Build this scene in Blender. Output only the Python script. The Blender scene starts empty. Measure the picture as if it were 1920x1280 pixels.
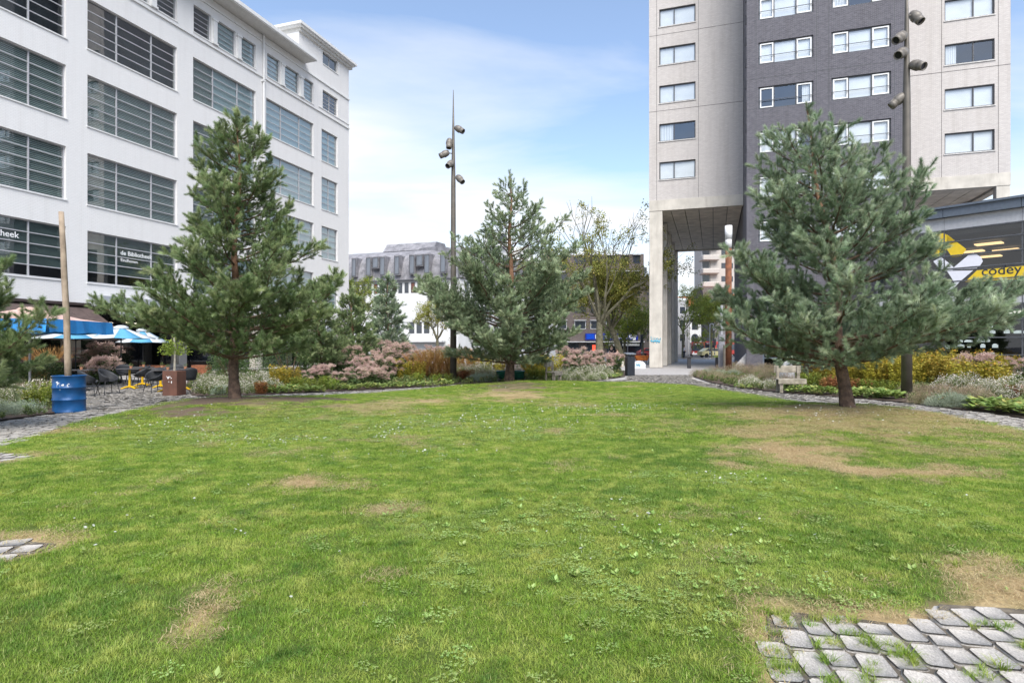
import bpy, bmesh, math, random
import numpy as np
from mathutils import Vector, Matrix
random.seed(7); RNG = np.random.default_rng(7)
SC = bpy.context.scene; COL = SC.collection
R = math.radians
# ---------------------------------------------------------------- camera, sky, sun, exposure
EYE, FOC, HY = 1.5, 1138.0, 651.0
cam = bpy.data.objects.new('camera', bpy.data.cameras.new('camera')); COL.objects.link(cam)
cam.location = (0, 0, EYE); cam.rotation_euler = (R(90), 0, 0)
cam.data.sensor_width = 36; cam.data.lens = 36*FOC/1920; cam.data.shift_y = 11/1920
cam.data.clip_start = .1; cam.data.clip_end = 3000
SC.camera = cam
SUN_EL, SUN_AZ = R(50), R(169)          # azimuth clockwise from +Y
sun = bpy.data.objects.new('sun', bpy.data.lights.new('sun', 'SUN')); COL.objects.link(sun)
sun.data.energy = 2.2; sun.data.angle = R(40); sun.data.color = (1, .96, .9)
sd = Vector((math.sin(SUN_AZ)*math.cos(SUN_EL), math.cos(SUN_AZ)*math.cos(SUN_EL), math.sin(SUN_EL)))
sun.rotation_euler = sd.to_track_quat('Z', 'Y').to_euler()
W = bpy.data.worlds.new('World'); SC.world = W; W.use_nodes = True
nt = W.node_tree; nt.nodes.clear(); N, L = nt.nodes.new, nt.links.new
def mth(nt, op, a, b=None, c=None, clamp=False):
    n = nt.nodes.new('ShaderNodeMath'); n.operation = op; n.use_clamp = clamp
    for i, v in enumerate((a, b, c)):
        if v is None: continue
        if isinstance(v, (int, float)): n.inputs[i].default_value = v
        else: nt.links.new(v, n.inputs[i])
    return n.outputs[0]
def mixc(nt, f, a, b, mode='MIX'):
    n = nt.nodes.new('ShaderNodeMix'); n.data_type = 'RGBA'; n.blend_type = mode
    for s, v in ((0, f), (6, a), (7, b)):
        if isinstance(v, (int, float)): n.inputs[s].default_value = v
        elif isinstance(v, (tuple, list)): n.inputs[s].default_value = (*v[:3], 1)
        else: nt.links.new(v, n.inputs[s])
    return n.outputs[2]
sky = N('ShaderNodeTexSky'); sky.sky_type = 'NISHITA'; sky.sun_disc = False
sky.sun_elevation = SUN_EL; sky.sun_rotation = SUN_AZ; sky.air_density = 1.0; sky.dust_density = .6; sky.ozone_density = 1.2
tc = N('ShaderNodeTexCoord'); sep = N('ShaderNodeSeparateXYZ'); L(tc.outputs['Generated'], sep.inputs[0])
zc = mth(nt, 'MAXIMUM', sep.outputs[2], .04)
cmb = N('ShaderNodeCombineXYZ')
L(mth(nt, 'DIVIDE', sep.outputs[0], mth(nt, 'ADD', zc, .12)), cmb.inputs[0]); L(mth(nt, 'DIVIDE', sep.outputs[1], mth(nt, 'ADD', zc, .12)), cmb.inputs[1])
mp = N('ShaderNodeMapping'); mp.inputs['Location'].default_value = (3.1, 1.2, 0); mp.inputs['Rotation'].default_value = (0, 0, R(28)); mp.inputs['Scale'].default_value = (.55, 1.15, 1)
L(cmb.outputs[0], mp.inputs[0])
nz = N('ShaderNodeTexNoise'); nz.inputs['Scale'].default_value = 1.0; nz.inputs['Detail'].default_value = 7; nz.inputs['Roughness'].default_value = .52; nz.inputs['Distortion'].default_value = .35
L(mp.outputs[0], nz.inputs['Vector'])
# thin cloud veil: thick towards the horizon, broken overhead
veil = mth(nt, 'MULTIPLY', mth(nt, 'SUBTRACT', .60, sep.outputs[2], clamp=True), 2.1)
fac = mth(nt, 'ADD', mth(nt, 'MULTIPLY', mth(nt, 'SUBTRACT', nz.outputs[0], .5), 2.6), veil)
fac = mth(nt, 'MULTIPLY', mth(nt, 'SUBTRACT', fac, .28), 1.25, clamp=True)
fac = mth(nt, 'ADD', mth(nt, 'MULTIPLY', fac, .93), .06, clamp=True)
nz2 = N('ShaderNodeTexNoise'); nz2.inputs['Scale'].default_value = 2.3; nz2.inputs['Detail'].default_value = 5; L(mp.outputs[0], nz2.inputs['Vector'])
cl = mixc(nt, nz2.outputs[0], (5.6, 5.8, 6.1), (6.5, 6.5, 6.6))
hs = N('ShaderNodeHueSaturation'); hs.inputs['Saturation'].default_value = 1.0; hs.inputs['Value'].default_value = 1.45; L(sky.outputs[0], hs.inputs['Color'])
bg = N('ShaderNodeBackground'); bg.inputs[1].default_value = .073
L(mixc(nt, fac, hs.outputs[0], cl), bg.inputs[0]); L(bg.outputs[0], N('ShaderNodeOutputWorld').inputs[0])
VS = SC.view_settings; VS.view_transform = 'Standard'; VS.look = 'None'; VS.gamma = 1; VS.use_curve_mapping = False; VS.exposure = 1.32
SC.render.engine = 'CYCLES'; cy = SC.cycles
cy.use_denoising = True; cy.max_bounces = 7; cy.diffuse_bounces = 3; cy.glossy_bounces = 3; cy.transparent_max_bounces = 12; cy.transmission_bounces = 4
cy.caustics_reflective = False; cy.caustics_refractive = False
# ---------------------------------------------------------------- helpers
def G(px, py, z=0.0):
    """point of the place at height z seen at the photo position (ground points)"""
    Y = (EYE-z)*FOC/(py-HY); return ((px-960)/FOC*Y, Y)
def at(px, Y): return ((px-960)/FOC*Y, Y)
def zat(py, Y): return EYE+(HY-py)*Y/FOC
def tag(o, label=None, cat=None, group=None, kind=None):
    if label: o['label'] = label
    if cat: o['category'] = cat
    if group: o['group'] = group
    if kind: o['kind'] = kind
    return o
def empty(name, loc=(0, 0, 0), rz=0.0, label=None, cat=None, group=None, kind=None):
    o = bpy.data.objects.new(name, None); COL.objects.link(o); o.empty_display_size = .1
    o.location = loc; o.rotation_euler = (0, 0, rz); return tag(o, label, cat, group, kind)
def linkmesh(name, me, parent=None, loc=None, rot=None, scale=None):
    o = bpy.data.objects.new(name, me); COL.objects.link(o)
    if parent: o.parent = parent
    if loc is not None: o.location = loc
    if rot is not None: o.rotation_euler = rot
    if scale is not None: o.scale = scale if hasattr(scale, '__len__') else (scale,)*3
    return o
def dup(root, loc, rz=0.0, scale=None, label=None, group=None):
    r = root.copy(); COL.objects.link(r); r.location = loc; r.rotation_euler = (0, 0, rz)
    if scale is not None: r.scale = scale if hasattr(scale, '__len__') else (scale,)*3
    if label: r['label'] = label
    if group: r['group'] = group
    for ch in list(root.children):
        c = ch.copy(); COL.objects.link(c); c.parent = r
        for g in list(ch.children):
            d = g.copy(); COL.objects.link(d); d.parent = c
    return r
class MB:
    def __init__(s): s.v = []; s.f = []; s.m = []
    def add(s, vs, fs, m=0):
        b = len(s.v); s.v += [tuple(p) for p in vs]; s.f += [tuple(i+b for i in f) for f in fs]; s.m += [m]*len(fs); return s
    def box(s, x0, x1, y0, y1, z0, z1, m=0):
        return s.add([(x0,y0,z0),(x1,y0,z0),(x1,y1,z0),(x0,y1,z0),(x0,y0,z1),(x1,y0,z1),(x1,y1,z1),(x0,y1,z1)],
                     [(3,2,1,0),(4,5,6,7),(0,1,5,4),(1,2,6,5),(2,3,7,6),(3,0,4,7)], m)
    def quad(s, a, b, c, d, m=0): return s.add([a,b,c,d], [(0,1,2,3)], m)
    def tube(s, pts, rs, n=8, m=0, cap=True):
        pts = [Vector(p) for p in pts]
        if not hasattr(rs, '__len__'): rs = [rs]*len(pts)
        vs = []; k = len(pts); up = None
        for i, p in enumerate(pts):
            t = (pts[min(i+1,k-1)]-pts[max(i-1,0)]).normalized()
            if up is None: up = Vector((0,0,1)) if abs(t.z) < .9 else Vector((1,0,0))
            a = t.cross(up).normalized(); up = a.cross(t).normalized()
            for j in range(n):
                w = 2*math.pi*j/n; vs.append(p+(a*math.cos(w)+up*math.sin(w))*rs[i])
        fs = [(i*n+j, i*n+(j+1)%n, (i+1)*n+(j+1)%n, (i+1)*n+j) for i in range(k-1) for j in range(n)]
        if cap: fs += [tuple(range(n-1,-1,-1)), tuple(range((k-1)*n, k*n))]
        return s.add(vs, fs, m)
    def lathe(s, prof, n=20, o=(0,0,0), m=0, M=None):
        vs = [Vector((o[0]+r*math.cos(2*math.pi*j/n), o[1]+r*math.sin(2*math.pi*j/n), o[2]+z)) for r, z in prof for j in range(n)]
        if M: vs = [M@v for v in vs]
        k = len(prof); fs = [(i*n+j, i*n+(j+1)%n, (i+1)*n+(j+1)%n, (i+1)*n+j) for i in range(k-1) for j in range(n)]
        fs += [tuple(range(n-1,-1,-1)), tuple(range((k-1)*n, k*n))]
        return s.add(vs, fs, m)
    def prism(s, poly, z0, z1, m=0):
        n = len(poly); vs = [(x,y,z0) for x,y in poly]+[(x,y,z1) for x,y in poly]
        return s.add(vs, [tuple(range(n-1,-1,-1)), tuple(range(n,2*n))]+[(i,(i+1)%n,n+(i+1)%n,n+i) for i in range(n)], m)
    def prismv(s, poly, y0, y1, m=0):
        """polygon in the x-z plane, thick in y"""
        n = len(poly); vs = [(x,y0,z) for x,z in poly]+[(x,y1,z) for x,z in poly]
        return s.add(vs, [tuple(range(n)), tuple(range(2*n-1,n-1,-1))]+[((i+1)%n,i,n+i,n+(i+1)%n) for i in range(n)], m)
    def mesh(s, name, mats, smooth=False, bevel=0):
        me = bpy.data.meshes.new(name); me.from_pydata(s.v, [], s.f)
        for m in (mats if isinstance(mats, (list, tuple)) else [mats]): me.materials.append(m)
        if any(s.m): me.polygons.foreach_set('material_index', s.m)
        if bevel:
            bm = bmesh.new(); bm.from_mesh(me); bmesh.ops.bevel(bm, geom=bm.edges[:], offset=bevel, segments=1, affect='EDGES'); bm.to_mesh(me); bm.free()
        if smooth: me.polygons.foreach_set('use_smooth', [True]*len(me.polygons))
        me.update(); return me
    def build(s, name, mats, parent=None, smooth=False, bevel=0, loc=None, rot=None):
        return linkmesh(name, s.mesh(name, mats, smooth, bevel), parent, loc, rot)
def npmesh(name, V, F, mat, bv=None, smooth=False):
    V = np.asarray(V, dtype=np.float32); F = np.asarray(F, dtype=np.int32)
    me = bpy.data.meshes.new(name); k = F.shape[1]
    me.vertices.add(len(V)); me.vertices.foreach_set('co', V.ravel())
    me.loops.add(F.size); me.loops.foreach_set('vertex_index', F.ravel())
    me.polygons.add(len(F)); me.polygons.foreach_set('loop_start', np.arange(0, F.size, k, dtype=np.int32)); me.polygons.foreach_set('loop_total', np.full(len(F), k, np.int32))
    if smooth: me.polygons.foreach_set('use_smooth', np.ones(len(F), bool))
    if bv is not None:
        a = me.attributes.new('bv', 'FLOAT', 'POINT'); a.data.foreach_set('value', np.asarray(bv, np.float32))
    for m in (mat if isinstance(mat, (list, tuple)) else [mat]): me.materials.append(m)
    me.update(calc_edges=True); return me
def _h(ix, iy, s): 
    n = (ix*374761393 + iy*668265263 + s*1442695041) & 0x7fffffff
    n = ((n ^ (n >> 13))*1274126177) & 0x7fffffff
    return ((n ^ (n >> 16)) & 0xffff)/65535.0
def vn(x, y, s=0):
    x = np.asarray(x, float); y = np.asarray(y, float)
    ix = np.floor(x).astype(np.int64); iy = np.floor(y).astype(np.int64); fx = x-ix; fy = y-iy
    fx = fx*fx*(3-2*fx); fy = fy*fy*(3-2*fy)
    return (_h(ix,iy,s)*(1-fx)+_h(ix+1,iy,s)*fx)*(1-fy)+(_h(ix,iy+1,s)*(1-fx)+_h(ix+1,iy+1,s)*fx)*fy
def fbm(x, y, s=0, o=4):
    a, t, w = 0, 0, 1.0
    for i in range(o): a = a+vn(np.asarray(x)*2**i, np.asarray(y)*2**i, s+i)*w; t += w; w *= .55
    return a/t
def inpoly(X, Y, poly):
    X = np.asarray(X); Y = np.asarray(Y); c = np.zeros(X.shape, bool); n = len(poly)
    for i in range(n):
        x1,y1 = poly[i]; x2,y2 = poly[(i+1)%n]
        if y1 == y2: continue
        c ^= ((y1 > Y) != (y2 > Y)) & (X < (x2-x1)*(Y-y1)/(y2-y1)+x1)
    return c
def pdist(X, Y, poly):
    X = np.asarray(X, float); Y = np.asarray(Y, float); d = np.full(X.shape, 1e9); n = len(poly)
    for i in range(n):
        x1,y1 = poly[i]; x2,y2 = poly[(i+1)%n]; dx, dy = x2-x1, y2-y1
        t = np.clip(((X-x1)*dx+(Y-y1)*dy)/(dx*dx+dy*dy+1e-12), 0, 1)
        d = np.minimum(d, np.hypot(X-x1-t*dx, Y-y1-t*dy))
    return d
# ---------------------------------------------------------------- materials
MATS = {}
def mat(name, c=(.5,.5,.5), rough=.7, metal=0, var=.12, nscale=8, bump=.15, bscale=60, c2=None, spec=.4, coord='Object', dirt=None, bdist=.01):
    if name in MATS: return MATS[name]
    m = bpy.data.materials.new(name); m.use_nodes = True; nt = m.node_tree; b = nt.nodes['Principled BSDF']
    tc = nt.nodes.new('ShaderNodeTexCoord'); n1 = nt.nodes.new('ShaderNodeTexNoise'); n1.inputs['Scale'].default_value = nscale; n1.inputs['Detail'].default_value = 6
    nt.links.new(tc.outputs[coord], n1.inputs['Vector'])
    c2 = c2 or tuple(x*(1-2*var) for x in c); hi = tuple(min(1, x*(1+var)) for x in c)
    r = nt.nodes.new('ShaderNodeMapRange'); r.inputs[1].default_value = .3; r.inputs[2].default_value = .7; nt.links.new(n1.outputs[0], r.inputs[0])
    col = mixc(nt, r.outputs[0], c2, hi)
    if dirt:
        n3 = nt.nodes.new('ShaderNodeTexNoise'); n3.inputs['Scale'].default_value = dirt[1]; n3.inputs['Detail'].default_value = 8; n3.inputs['Roughness'].default_value = .65
        mpp = nt.nodes.new('ShaderNodeMapping'); mpp.inputs['Scale'].default_value = dirt[3] if len(dirt) > 3 else (1,1,1); nt.links.new(tc.outputs[coord], mpp.inputs[0]); nt.links.new(mpp.outputs[0], n3.inputs['Vector'])
        rr = nt.nodes.new('ShaderNodeMapRange'); rr.inputs[1].default_value = .5; rr.inputs[2].default_value = .72; rr.inputs[4].default_value = dirt[2]; nt.links.new(n3.outputs[0], rr.inputs[0])
        col = mixc(nt, rr.outputs[0], col, dirt[0])
    nt.links.new(col, b.inputs['Base Color'])
    b.inputs['Roughness'].default_value = rough; b.inputs['Metallic'].default_value = metal; b.inputs['Specular IOR Level'].default_value = spec
    if bump:
        n2 = nt.nodes.new('ShaderNodeTexNoise'); n2.inputs['Scale'].default_value = bscale; n2.inputs['Detail'].default_value = 4; nt.links.new(tc.outputs[coord], n2.inputs['Vector'])
        bp = nt.nodes.new('ShaderNodeBump'); bp.inputs['Strength'].default_value = bump; bp.inputs['Distance'].default_value = bdist; nt.links.new(n2.outputs[0], bp.inputs['Height']); nt.links.new(bp.outputs[0], b.inputs['Normal'])
    MATS[name] = m; return m
def brickmat(name, c1, c2, mortar, bw=.21, bh=.0625, ms=.012, rough=.85, bump=.4, big=.15, swap=True, blotch=(.8,.8,.8), streak=1.0):
    """brick face in the x-z plane of the object"""
    m = bpy.data.materials.new(name); m.use_nodes = True; nt = m.node_tree; b = nt.nodes['Principled BSDF']
    tc = nt.nodes.new('ShaderNodeTexCoord'); sp = nt.nodes.new('ShaderNodeSeparateXYZ'); nt.links.new(tc.outputs['Object'], sp.inputs[0])
    cb = nt.nodes.new('ShaderNodeCombineXYZ'); nt.links.new(mth(nt, 'ADD', sp.outputs[0], sp.outputs[1]), cb.inputs[0]); nt.links.new(sp.outputs[2], cb.inputs[1])
    br = nt.nodes.new('ShaderNodeTexBrick'); br.inputs['Scale'].default_value = 1; br.inputs['Brick Width'].default_value = bw; br.inputs['Row Height'].default_value = bh; br.inputs['Mortar Size'].default_value = ms
    br.inputs['Color1'].default_value = (*c1,1); br.inputs['Color2'].default_value = (*c2,1); br.inputs['Mortar'].default_value = (*mortar,1); br.inputs['Bias'].default_value = 0
    nt.links.new(cb.outputs[0], br.inputs['Vector'])
    n1 = nt.nodes.new('ShaderNodeTexNoise'); n1.inputs['Scale'].default_value = .9; n1.inputs['Detail'].default_value = 7; n1.inputs['Roughness'].default_value = .7; nt.links.new(tc.outputs['Object'], n1.inputs['Vector'])
    n4 = nt.nodes.new('ShaderNodeTexNoise'); n4.inputs['Scale'].default_value = 1; n4.inputs['Detail'].default_value = 2
    mp = nt.nodes.new('ShaderNodeMapping'); mp.inputs['Scale'].default_value = (5, 5, 15); nt.links.new(tc.outputs['Object'], mp.inputs[0]); nt.links.new(mp.outputs[0], n4.inputs['Vector'])
    col = mixc(nt, mth(nt, 'MULTIPLY', n1.outputs[0], big), br.outputs[0], blotch, 'MULTIPLY')
    col = mixc(nt, mth(nt, 'MULTIPLY', mth(nt, 'SUBTRACT', n4.outputs[0], .42, clamp=True), 1.8, clamp=True), col, c2)
    n5 = nt.nodes.new('ShaderNodeTexNoise'); n5.inputs['Scale'].default_value = 1; n5.inputs['Detail'].default_value = 5; m5 = nt.nodes.new('ShaderNodeMapping'); m5.inputs['Scale'].default_value = (2.6, 2.6, .16); nt.links.new(tc.outputs['Object'], m5.inputs[0]); nt.links.new(m5.outputs[0], n5.inputs['Vector'])
    col = mixc(nt, mth(nt, 'MULTIPLY', mth(nt, 'SUBTRACT', n5.outputs[0], .5, clamp=True), streak), col, (.55,.52,.47), 'MULTIPLY')
    nt.links.new(col, b.inputs['Base Color']); b.inputs['Roughness'].default_value = rough
    bp = nt.nodes.new('ShaderNodeBump'); bp.inputs['Strength'].default_value = bump; bp.inputs['Distance'].default_value = .012
    nt.links.new(mth(nt, 'SUBTRACT', n4.outputs[0], mth(nt, 'MULTIPLY', br.outputs['Fac'], 1.0)), bp.inputs['Height']); nt.links.new(bp.outputs[0], b.inputs['Normal'])
    MATS[name] = m; return m
def glassmat(name, tint=(.8,.85,.85), refl=.25, rough=.02, dark=None):
    """window pane: mirror by fresnel, else see through"""
    m = bpy.data.materials.new(name); m.use_nodes = True; nt = m.node_tree; nt.nodes.clear()
    tr = nt.nodes.new('ShaderNodeBsdfTransparent'); tr.inputs[0].default_value = (*tint,1)
    gl = nt.nodes.new('ShaderNodeBsdfGlossy'); gl.inputs['Roughness'].default_value = rough; gl.inputs[0].default_value = (.95,.97,1,1)
    fr = nt.nodes.new('ShaderNodeFresnel'); fr.inputs[0].default_value = 1.5
    tcg = nt.nodes.new('ShaderNodeTexCoord'); ng = nt.nodes.new('ShaderNodeTexNoise'); ng.inputs['Scale'].default_value = .9; ng.inputs['Detail'].default_value = 1; nt.links.new(tcg.outputs['Object'], ng.inputs['Vector'])
    bp = nt.nodes.new('ShaderNodeBump'); bp.inputs['Strength'].default_value = .12; bp.inputs['Distance'].default_value = .03; nt.links.new(ng.outputs[0], bp.inputs['Height']); nt.links.new(bp.outputs[0], gl.inputs['Normal'])
    f = mth(nt, 'ADD', mth(nt, 'MULTIPLY', fr.outputs[0], 1.3), refl, clamp=True)
    gg = nt.nodes.new('ShaderNodeNewGeometry'); f = mth(nt, 'MULTIPLY', f, mth(nt, 'SUBTRACT', 1.0, gg.outputs['Backfacing']))
    mx = nt.nodes.new('ShaderNodeMixShader'); nt.links.new(f, mx.inputs[0]); nt.links.new(tr.outputs[0], mx.inputs[1]); nt.links.new(gl.outputs[0], mx.inputs[2])
    nt.links.new(mx.outputs[0], nt.nodes.new('ShaderNodeOutputMaterial').inputs[0]); MATS[name] = m; return m
def emat(name, c, s):
    m = bpy.data.materials.new(name); m.use_nodes = True; b = m.node_tree.nodes['Principled BSDF']
    b.inputs['Base Color'].default_value = (*c,1); b.inputs['Emission Color'].default_value = (*c,1); b.inputs['Emission Strength'].default_value = s; MATS[name] = m; return m
def leafmat(name, ca, cb, cc=None, rough=.55, trans=.25, spec=.3, tint=False, obj=True, nsc=1.5):
    """leaf colour by per-leaf value bv, by object and by place"""
    m = bpy.data.materials.new(name); m.use_nodes = True; nt = m.node_tree; b = nt.nodes['Principled BSDF']
    at_ = nt.nodes.new('ShaderNodeAttribute'); at_.attribute_name = 'bv'
    oi = nt.nodes.new('ShaderNodeObjectInfo'); ge = nt.nodes.new('ShaderNodeNewGeometry')
    nz = nt.nodes.new('ShaderNodeTexNoise'); nz.inputs['Scale'].default_value = nsc; nz.inputs['Detail'].default_value = 3; nt.links.new(ge.outputs['Position'], nz.inputs['Vector'])
    f = mth(nt, 'ADD', mth(nt, 'MULTIPLY', at_.outputs['Fac'], .75), mth(nt, 'MULTIPLY', mth(nt, 'SUBTRACT', nz.outputs[0], .35), .9), clamp=True)
    col = mixc(nt, f, ca, cb)
    if cc:
        r = nt.nodes.new('ShaderNodeMapRange'); r.inputs[1].default_value = .84; r.inputs[2].default_value = 1.0; nt.links.new(at_.outputs['Fac'], r.inputs[0])
        col = mixc(nt, r.outputs[0], col, cc)
    h = nt.nodes.new('ShaderNodeHueSaturation'); nt.links.new(col, h.inputs['Color'])
    nt.links.new(mth(nt, 'ADD', mth(nt, 'MULTIPLY', oi.outputs['Random'], .03), .485), h.inputs['Hue'])
    nt.links.new(mth(nt, 'ADD', mth(nt, 'MULTIPLY', oi.outputs['Random'], .3), .85), h.inputs['Value'])
    nt.links.new(h.outputs[0], b.inputs['Base Color']); b.inputs['Roughness'].default_value = rough; b.inputs['Specular IOR Level'].default_value = spec
    if trans:
        tl = nt.nodes.new('ShaderNodeBsdfTranslucent'); nt.links.new(h.outputs[0], tl.inputs[0]); mx = nt.nodes.new('ShaderNodeMixShader'); mx.inputs[0].default_value = trans
        nt.links.new(b.outputs[0], mx.inputs[1]); nt.links.new(tl.outputs[0], mx.inputs[2]); nt.links.new(mx.outputs[0], nt.nodes['Material Output'].inputs[0])
    MATS[name] = m; return m
def scatter(name, templ, pts, rot, scl, pick, tint, mats, parent=None):
    """ONE object: its mesh holds the template clumps (attribute tid) and loose points; a node group puts a clump at each point."""
    V = []; F = []; tid = []; bv = []; b = 0; k = templ[0][1].shape[1]
    for i, (v, f, w) in enumerate(templ):
        V.append(v); F.append(f+b); tid.append(np.full(len(v), i)); bv.append(w); b += len(v)
    nT = b; n = len(pts); V.append(np.asarray(pts)); tid.append(np.full(n, -1)); bv.append(np.zeros(n))
    me = npmesh(name, np.concatenate(V), np.concatenate(F), mats, np.concatenate(bv))
    def A(nm, ty, vals, key): a = me.attributes.new(nm, ty, 'POINT'); a.data.foreach_set(key, np.ascontiguousarray(vals).ravel())
    A('tid', 'INT', np.concatenate(tid).astype(np.int32), 'value')
    def pad(a, d): z = np.zeros((nT, d), np.float32); return np.concatenate([z, np.asarray(a, np.float32).reshape(n, d)])
    A('rot', 'FLOAT_VECTOR', pad(rot, 3), 'vector'); A('tint', 'FLOAT_VECTOR', pad(tint, 3), 'vector')
    scl = np.asarray(scl, np.float32); scl = scl if scl.ndim == 2 else np.repeat(scl[:,None], 3, 1)
    A('scl', 'FLOAT_VECTOR', pad(scl, 3), 'vector'); A('pick', 'INT', np.concatenate([np.zeros(nT), pick]).astype(np.int32), 'value')
    o = linkmesh(name, me, parent)
    ng = bpy.data.node_groups.get('clump_scatter')
    if ng is None:
        ng = bpy.data.node_groups.new('clump_scatter', 'GeometryNodeTree')
        ng.interface.new_socket('Geometry', in_out='INPUT', socket_type='NodeSocketGeometry'); ng.interface.new_socket('Geometry', in_out='OUTPUT', socket_type='NodeSocketGeometry')
        n_ = ng.nodes.new; l = ng.links.new; gi = n_('NodeGroupInput'); go = n_('NodeGroupOutput')
        def na(nm, ty):
            q = n_('GeometryNodeInputNamedAttribute'); q.data_type = ty; q.inputs['Name'].default_value = nm; return q.outputs['Attribute']
        cmp = n_('FunctionNodeCompare'); cmp.data_type = 'INT'; cmp.operation = 'LESS_THAN'; l(na('tid', 'INT'), cmp.inputs[2]); cmp.inputs[3].default_value = 0
        sg = n_('GeometryNodeSeparateGeometry'); sg.domain = 'POINT'; l(gi.outputs[0], sg.inputs[0]); l(cmp.outputs[0], sg.inputs[1])
        sp = n_('GeometryNodeSplitToInstances'); sp.domain = 'POINT'; l(sg.outputs[1], sp.inputs[0]); l(na('tid', 'INT'), sp.inputs['Group ID'])
        ip = n_('GeometryNodeInstanceOnPoints'); l(sg.outputs[0], ip.inputs['Points']); l(sp.outputs[0], ip.inputs['Instance']); ip.inputs['Pick Instance'].default_value = True
        l(na('pick', 'INT'), ip.inputs['Instance Index'])
        er = n_('FunctionNodeEulerToRotation'); l(na('rot', 'FLOAT_VECTOR'), er.inputs[0]); l(er.outputs[0], ip.inputs['Rotation']); l(na('scl', 'FLOAT_VECTOR'), ip.inputs['Scale'])
        l(ip.outputs[0], go.inputs[0])
    mod = o.modifiers.new('clumps', 'NODES'); mod.node_group = ng; return o
def euler_to(dirs, roll):
    """euler angles that turn +Z to each direction, then spin by roll about it"""
    out = np.zeros((len(dirs), 3))
    for i, (d, r) in enumerate(zip(dirs, roll)):
        q = Vector(d).to_track_quat('Z', 'Y')@Matrix.Rotation(r, 3, 'Z').to_quaternion(); out[i] = q.to_euler()[:]
    return out
# ---------------------------------------------------------------- materials of the place
granite = mat('granite', (.48,.445,.40), .85, var=.2, nscale=16, bump=.6, bscale=30, coord='Object', dirt=((.30,.27,.22), 9, .5))
concrete = mat('concrete', (.60,.56,.49), .85, var=.1, nscale=1.2, bump=.2, bscale=30, dirt=((.33,.29,.24), .7, .5, (3,3,.5)))
concrete_dark = mat('concrete_dark', (.72,.66,.58), .85, var=.12, nscale=1.5, bump=.2, dirt=((.55,.49,.42), .8, .5))
whitewall = brickmat('white_painted_brick', (.80,.79,.775), (.77,.76,.745), (.70,.69,.675), bw=.22, bh=.075, ms=.010, bump=.3, big=.14, streak=.5)
whitewall.node_tree.nodes['Principled BSDF'].inputs['Roughness'].default_value = .6
whitetrim = mat('white_trim', (.74,.74,.73), .5, var=.05, bump=.03, dirt=((.5,.5,.47), 2, .25))
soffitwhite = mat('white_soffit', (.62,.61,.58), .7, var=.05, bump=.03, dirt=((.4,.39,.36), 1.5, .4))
frame_grey = mat('steel_window_grey', (.46,.46,.48), .45, metal=.1, var=.05, bump=0)
frame_dark = mat('dark_frame', (.075,.078,.085), .4, var=.05, bump=0)
frame_white = mat('white_frame', (.78,.78,.77), .4, var=.03, bump=0)
greybrick = brickmat('pale_brick', (.66,.62,.58), (.55,.51,.48), (.46,.43,.41), big=.2, bump=.5)
darkbrick = brickmat('anthracite_brick', (.12,.115,.135), (.07,.067,.082), (.19,.185,.20), big=.2, bump=.5)
brownbrick = brickmat('brown_brick', (.19,.14,.12), (.14,.10,.09), (.22,.2,.18), big=.3)
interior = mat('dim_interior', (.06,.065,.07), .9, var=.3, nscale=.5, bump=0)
curtain_or_sky_sheet = mat('pale_curtain', (.92,.92,.91), .9, var=.05, nscale=2, bump=0)
def wavemat(name, c1, c2, scale, axis='Z', lo=.35, hi=.65, rough=.7):
    m = bpy.data.materials.new(name); m.use_nodes = True; nt = m.node_tree; b = nt.nodes['Principled BSDF']
    tc = nt.nodes.new('ShaderNodeTexCoord'); w = nt.nodes.new('ShaderNodeTexWave'); w.bands_direction = axis; w.inputs['Scale'].default_value = scale; w.inputs['Distortion'].default_value = .6; w.inputs['Detail Scale'].default_value = .3
    nt.links.new(tc.outputs['Object'], w.inputs[0]); r = nt.nodes.new('ShaderNodeMapRange'); r.inputs[1].default_value = lo; r.inputs[2].default_value = hi; nt.links.new(w.outputs['Fac'], r.inputs[0])
    nt.links.new(mixc(nt, r.outputs[0], c1, c2), b.inputs['Base Color']); b.inputs['Roughness'].default_value = rough
    bp = nt.nodes.new('ShaderNodeBump'); bp.inputs['Strength'].default_value = .5; bp.inputs['Distance'].default_value = .02; nt.links.new(w.outputs['Fac'], bp.inputs['Height']); nt.links.new(bp.outputs[0], b.inputs['Normal'])
    MATS[name] = m; return m
blindm = wavemat('venetian_blind', (.10,.115,.115), (.42,.45,.44), 9.4)
drapem = wavemat('draped_curtain', (.68,.68,.68), (.88,.88,.87), 1.6, 'X', .1, .9)
glass = glassmat('window_glass', (.86,.91,.90), .12)
glass_near = glassmat('apartment_glass', (.93,.95,.96), .10, .03)
glass_dark = glassmat('shopfront_glass', (.5,.53,.55), .02)
soil = mat('soil', (.085,.06,.045), .95, var=.35, nscale=6, bump=.8, bscale=25, bdist=.03, c2=(.045,.032,.025))
asphalt = mat('asphalt', (.11,.11,.115), .9, var=.15, nscale=2, bump=.3, bscale=90)
UNIT = {}
def pane(parent, x0, x1, y, z0, z1, m, name='pane', th=.012):
    me = UNIT.get(m.name)
    if me is None: me = MB().box(-.5,.5,-.5,.5,-.5,.5).mesh('pane_'+m.name, m); UNIT[m.name] = me
    return linkmesh(name, me, parent, ((x0+x1)/2, y, (z0+z1)/2), None, (x1-x0, th, z1-z0))
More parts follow.
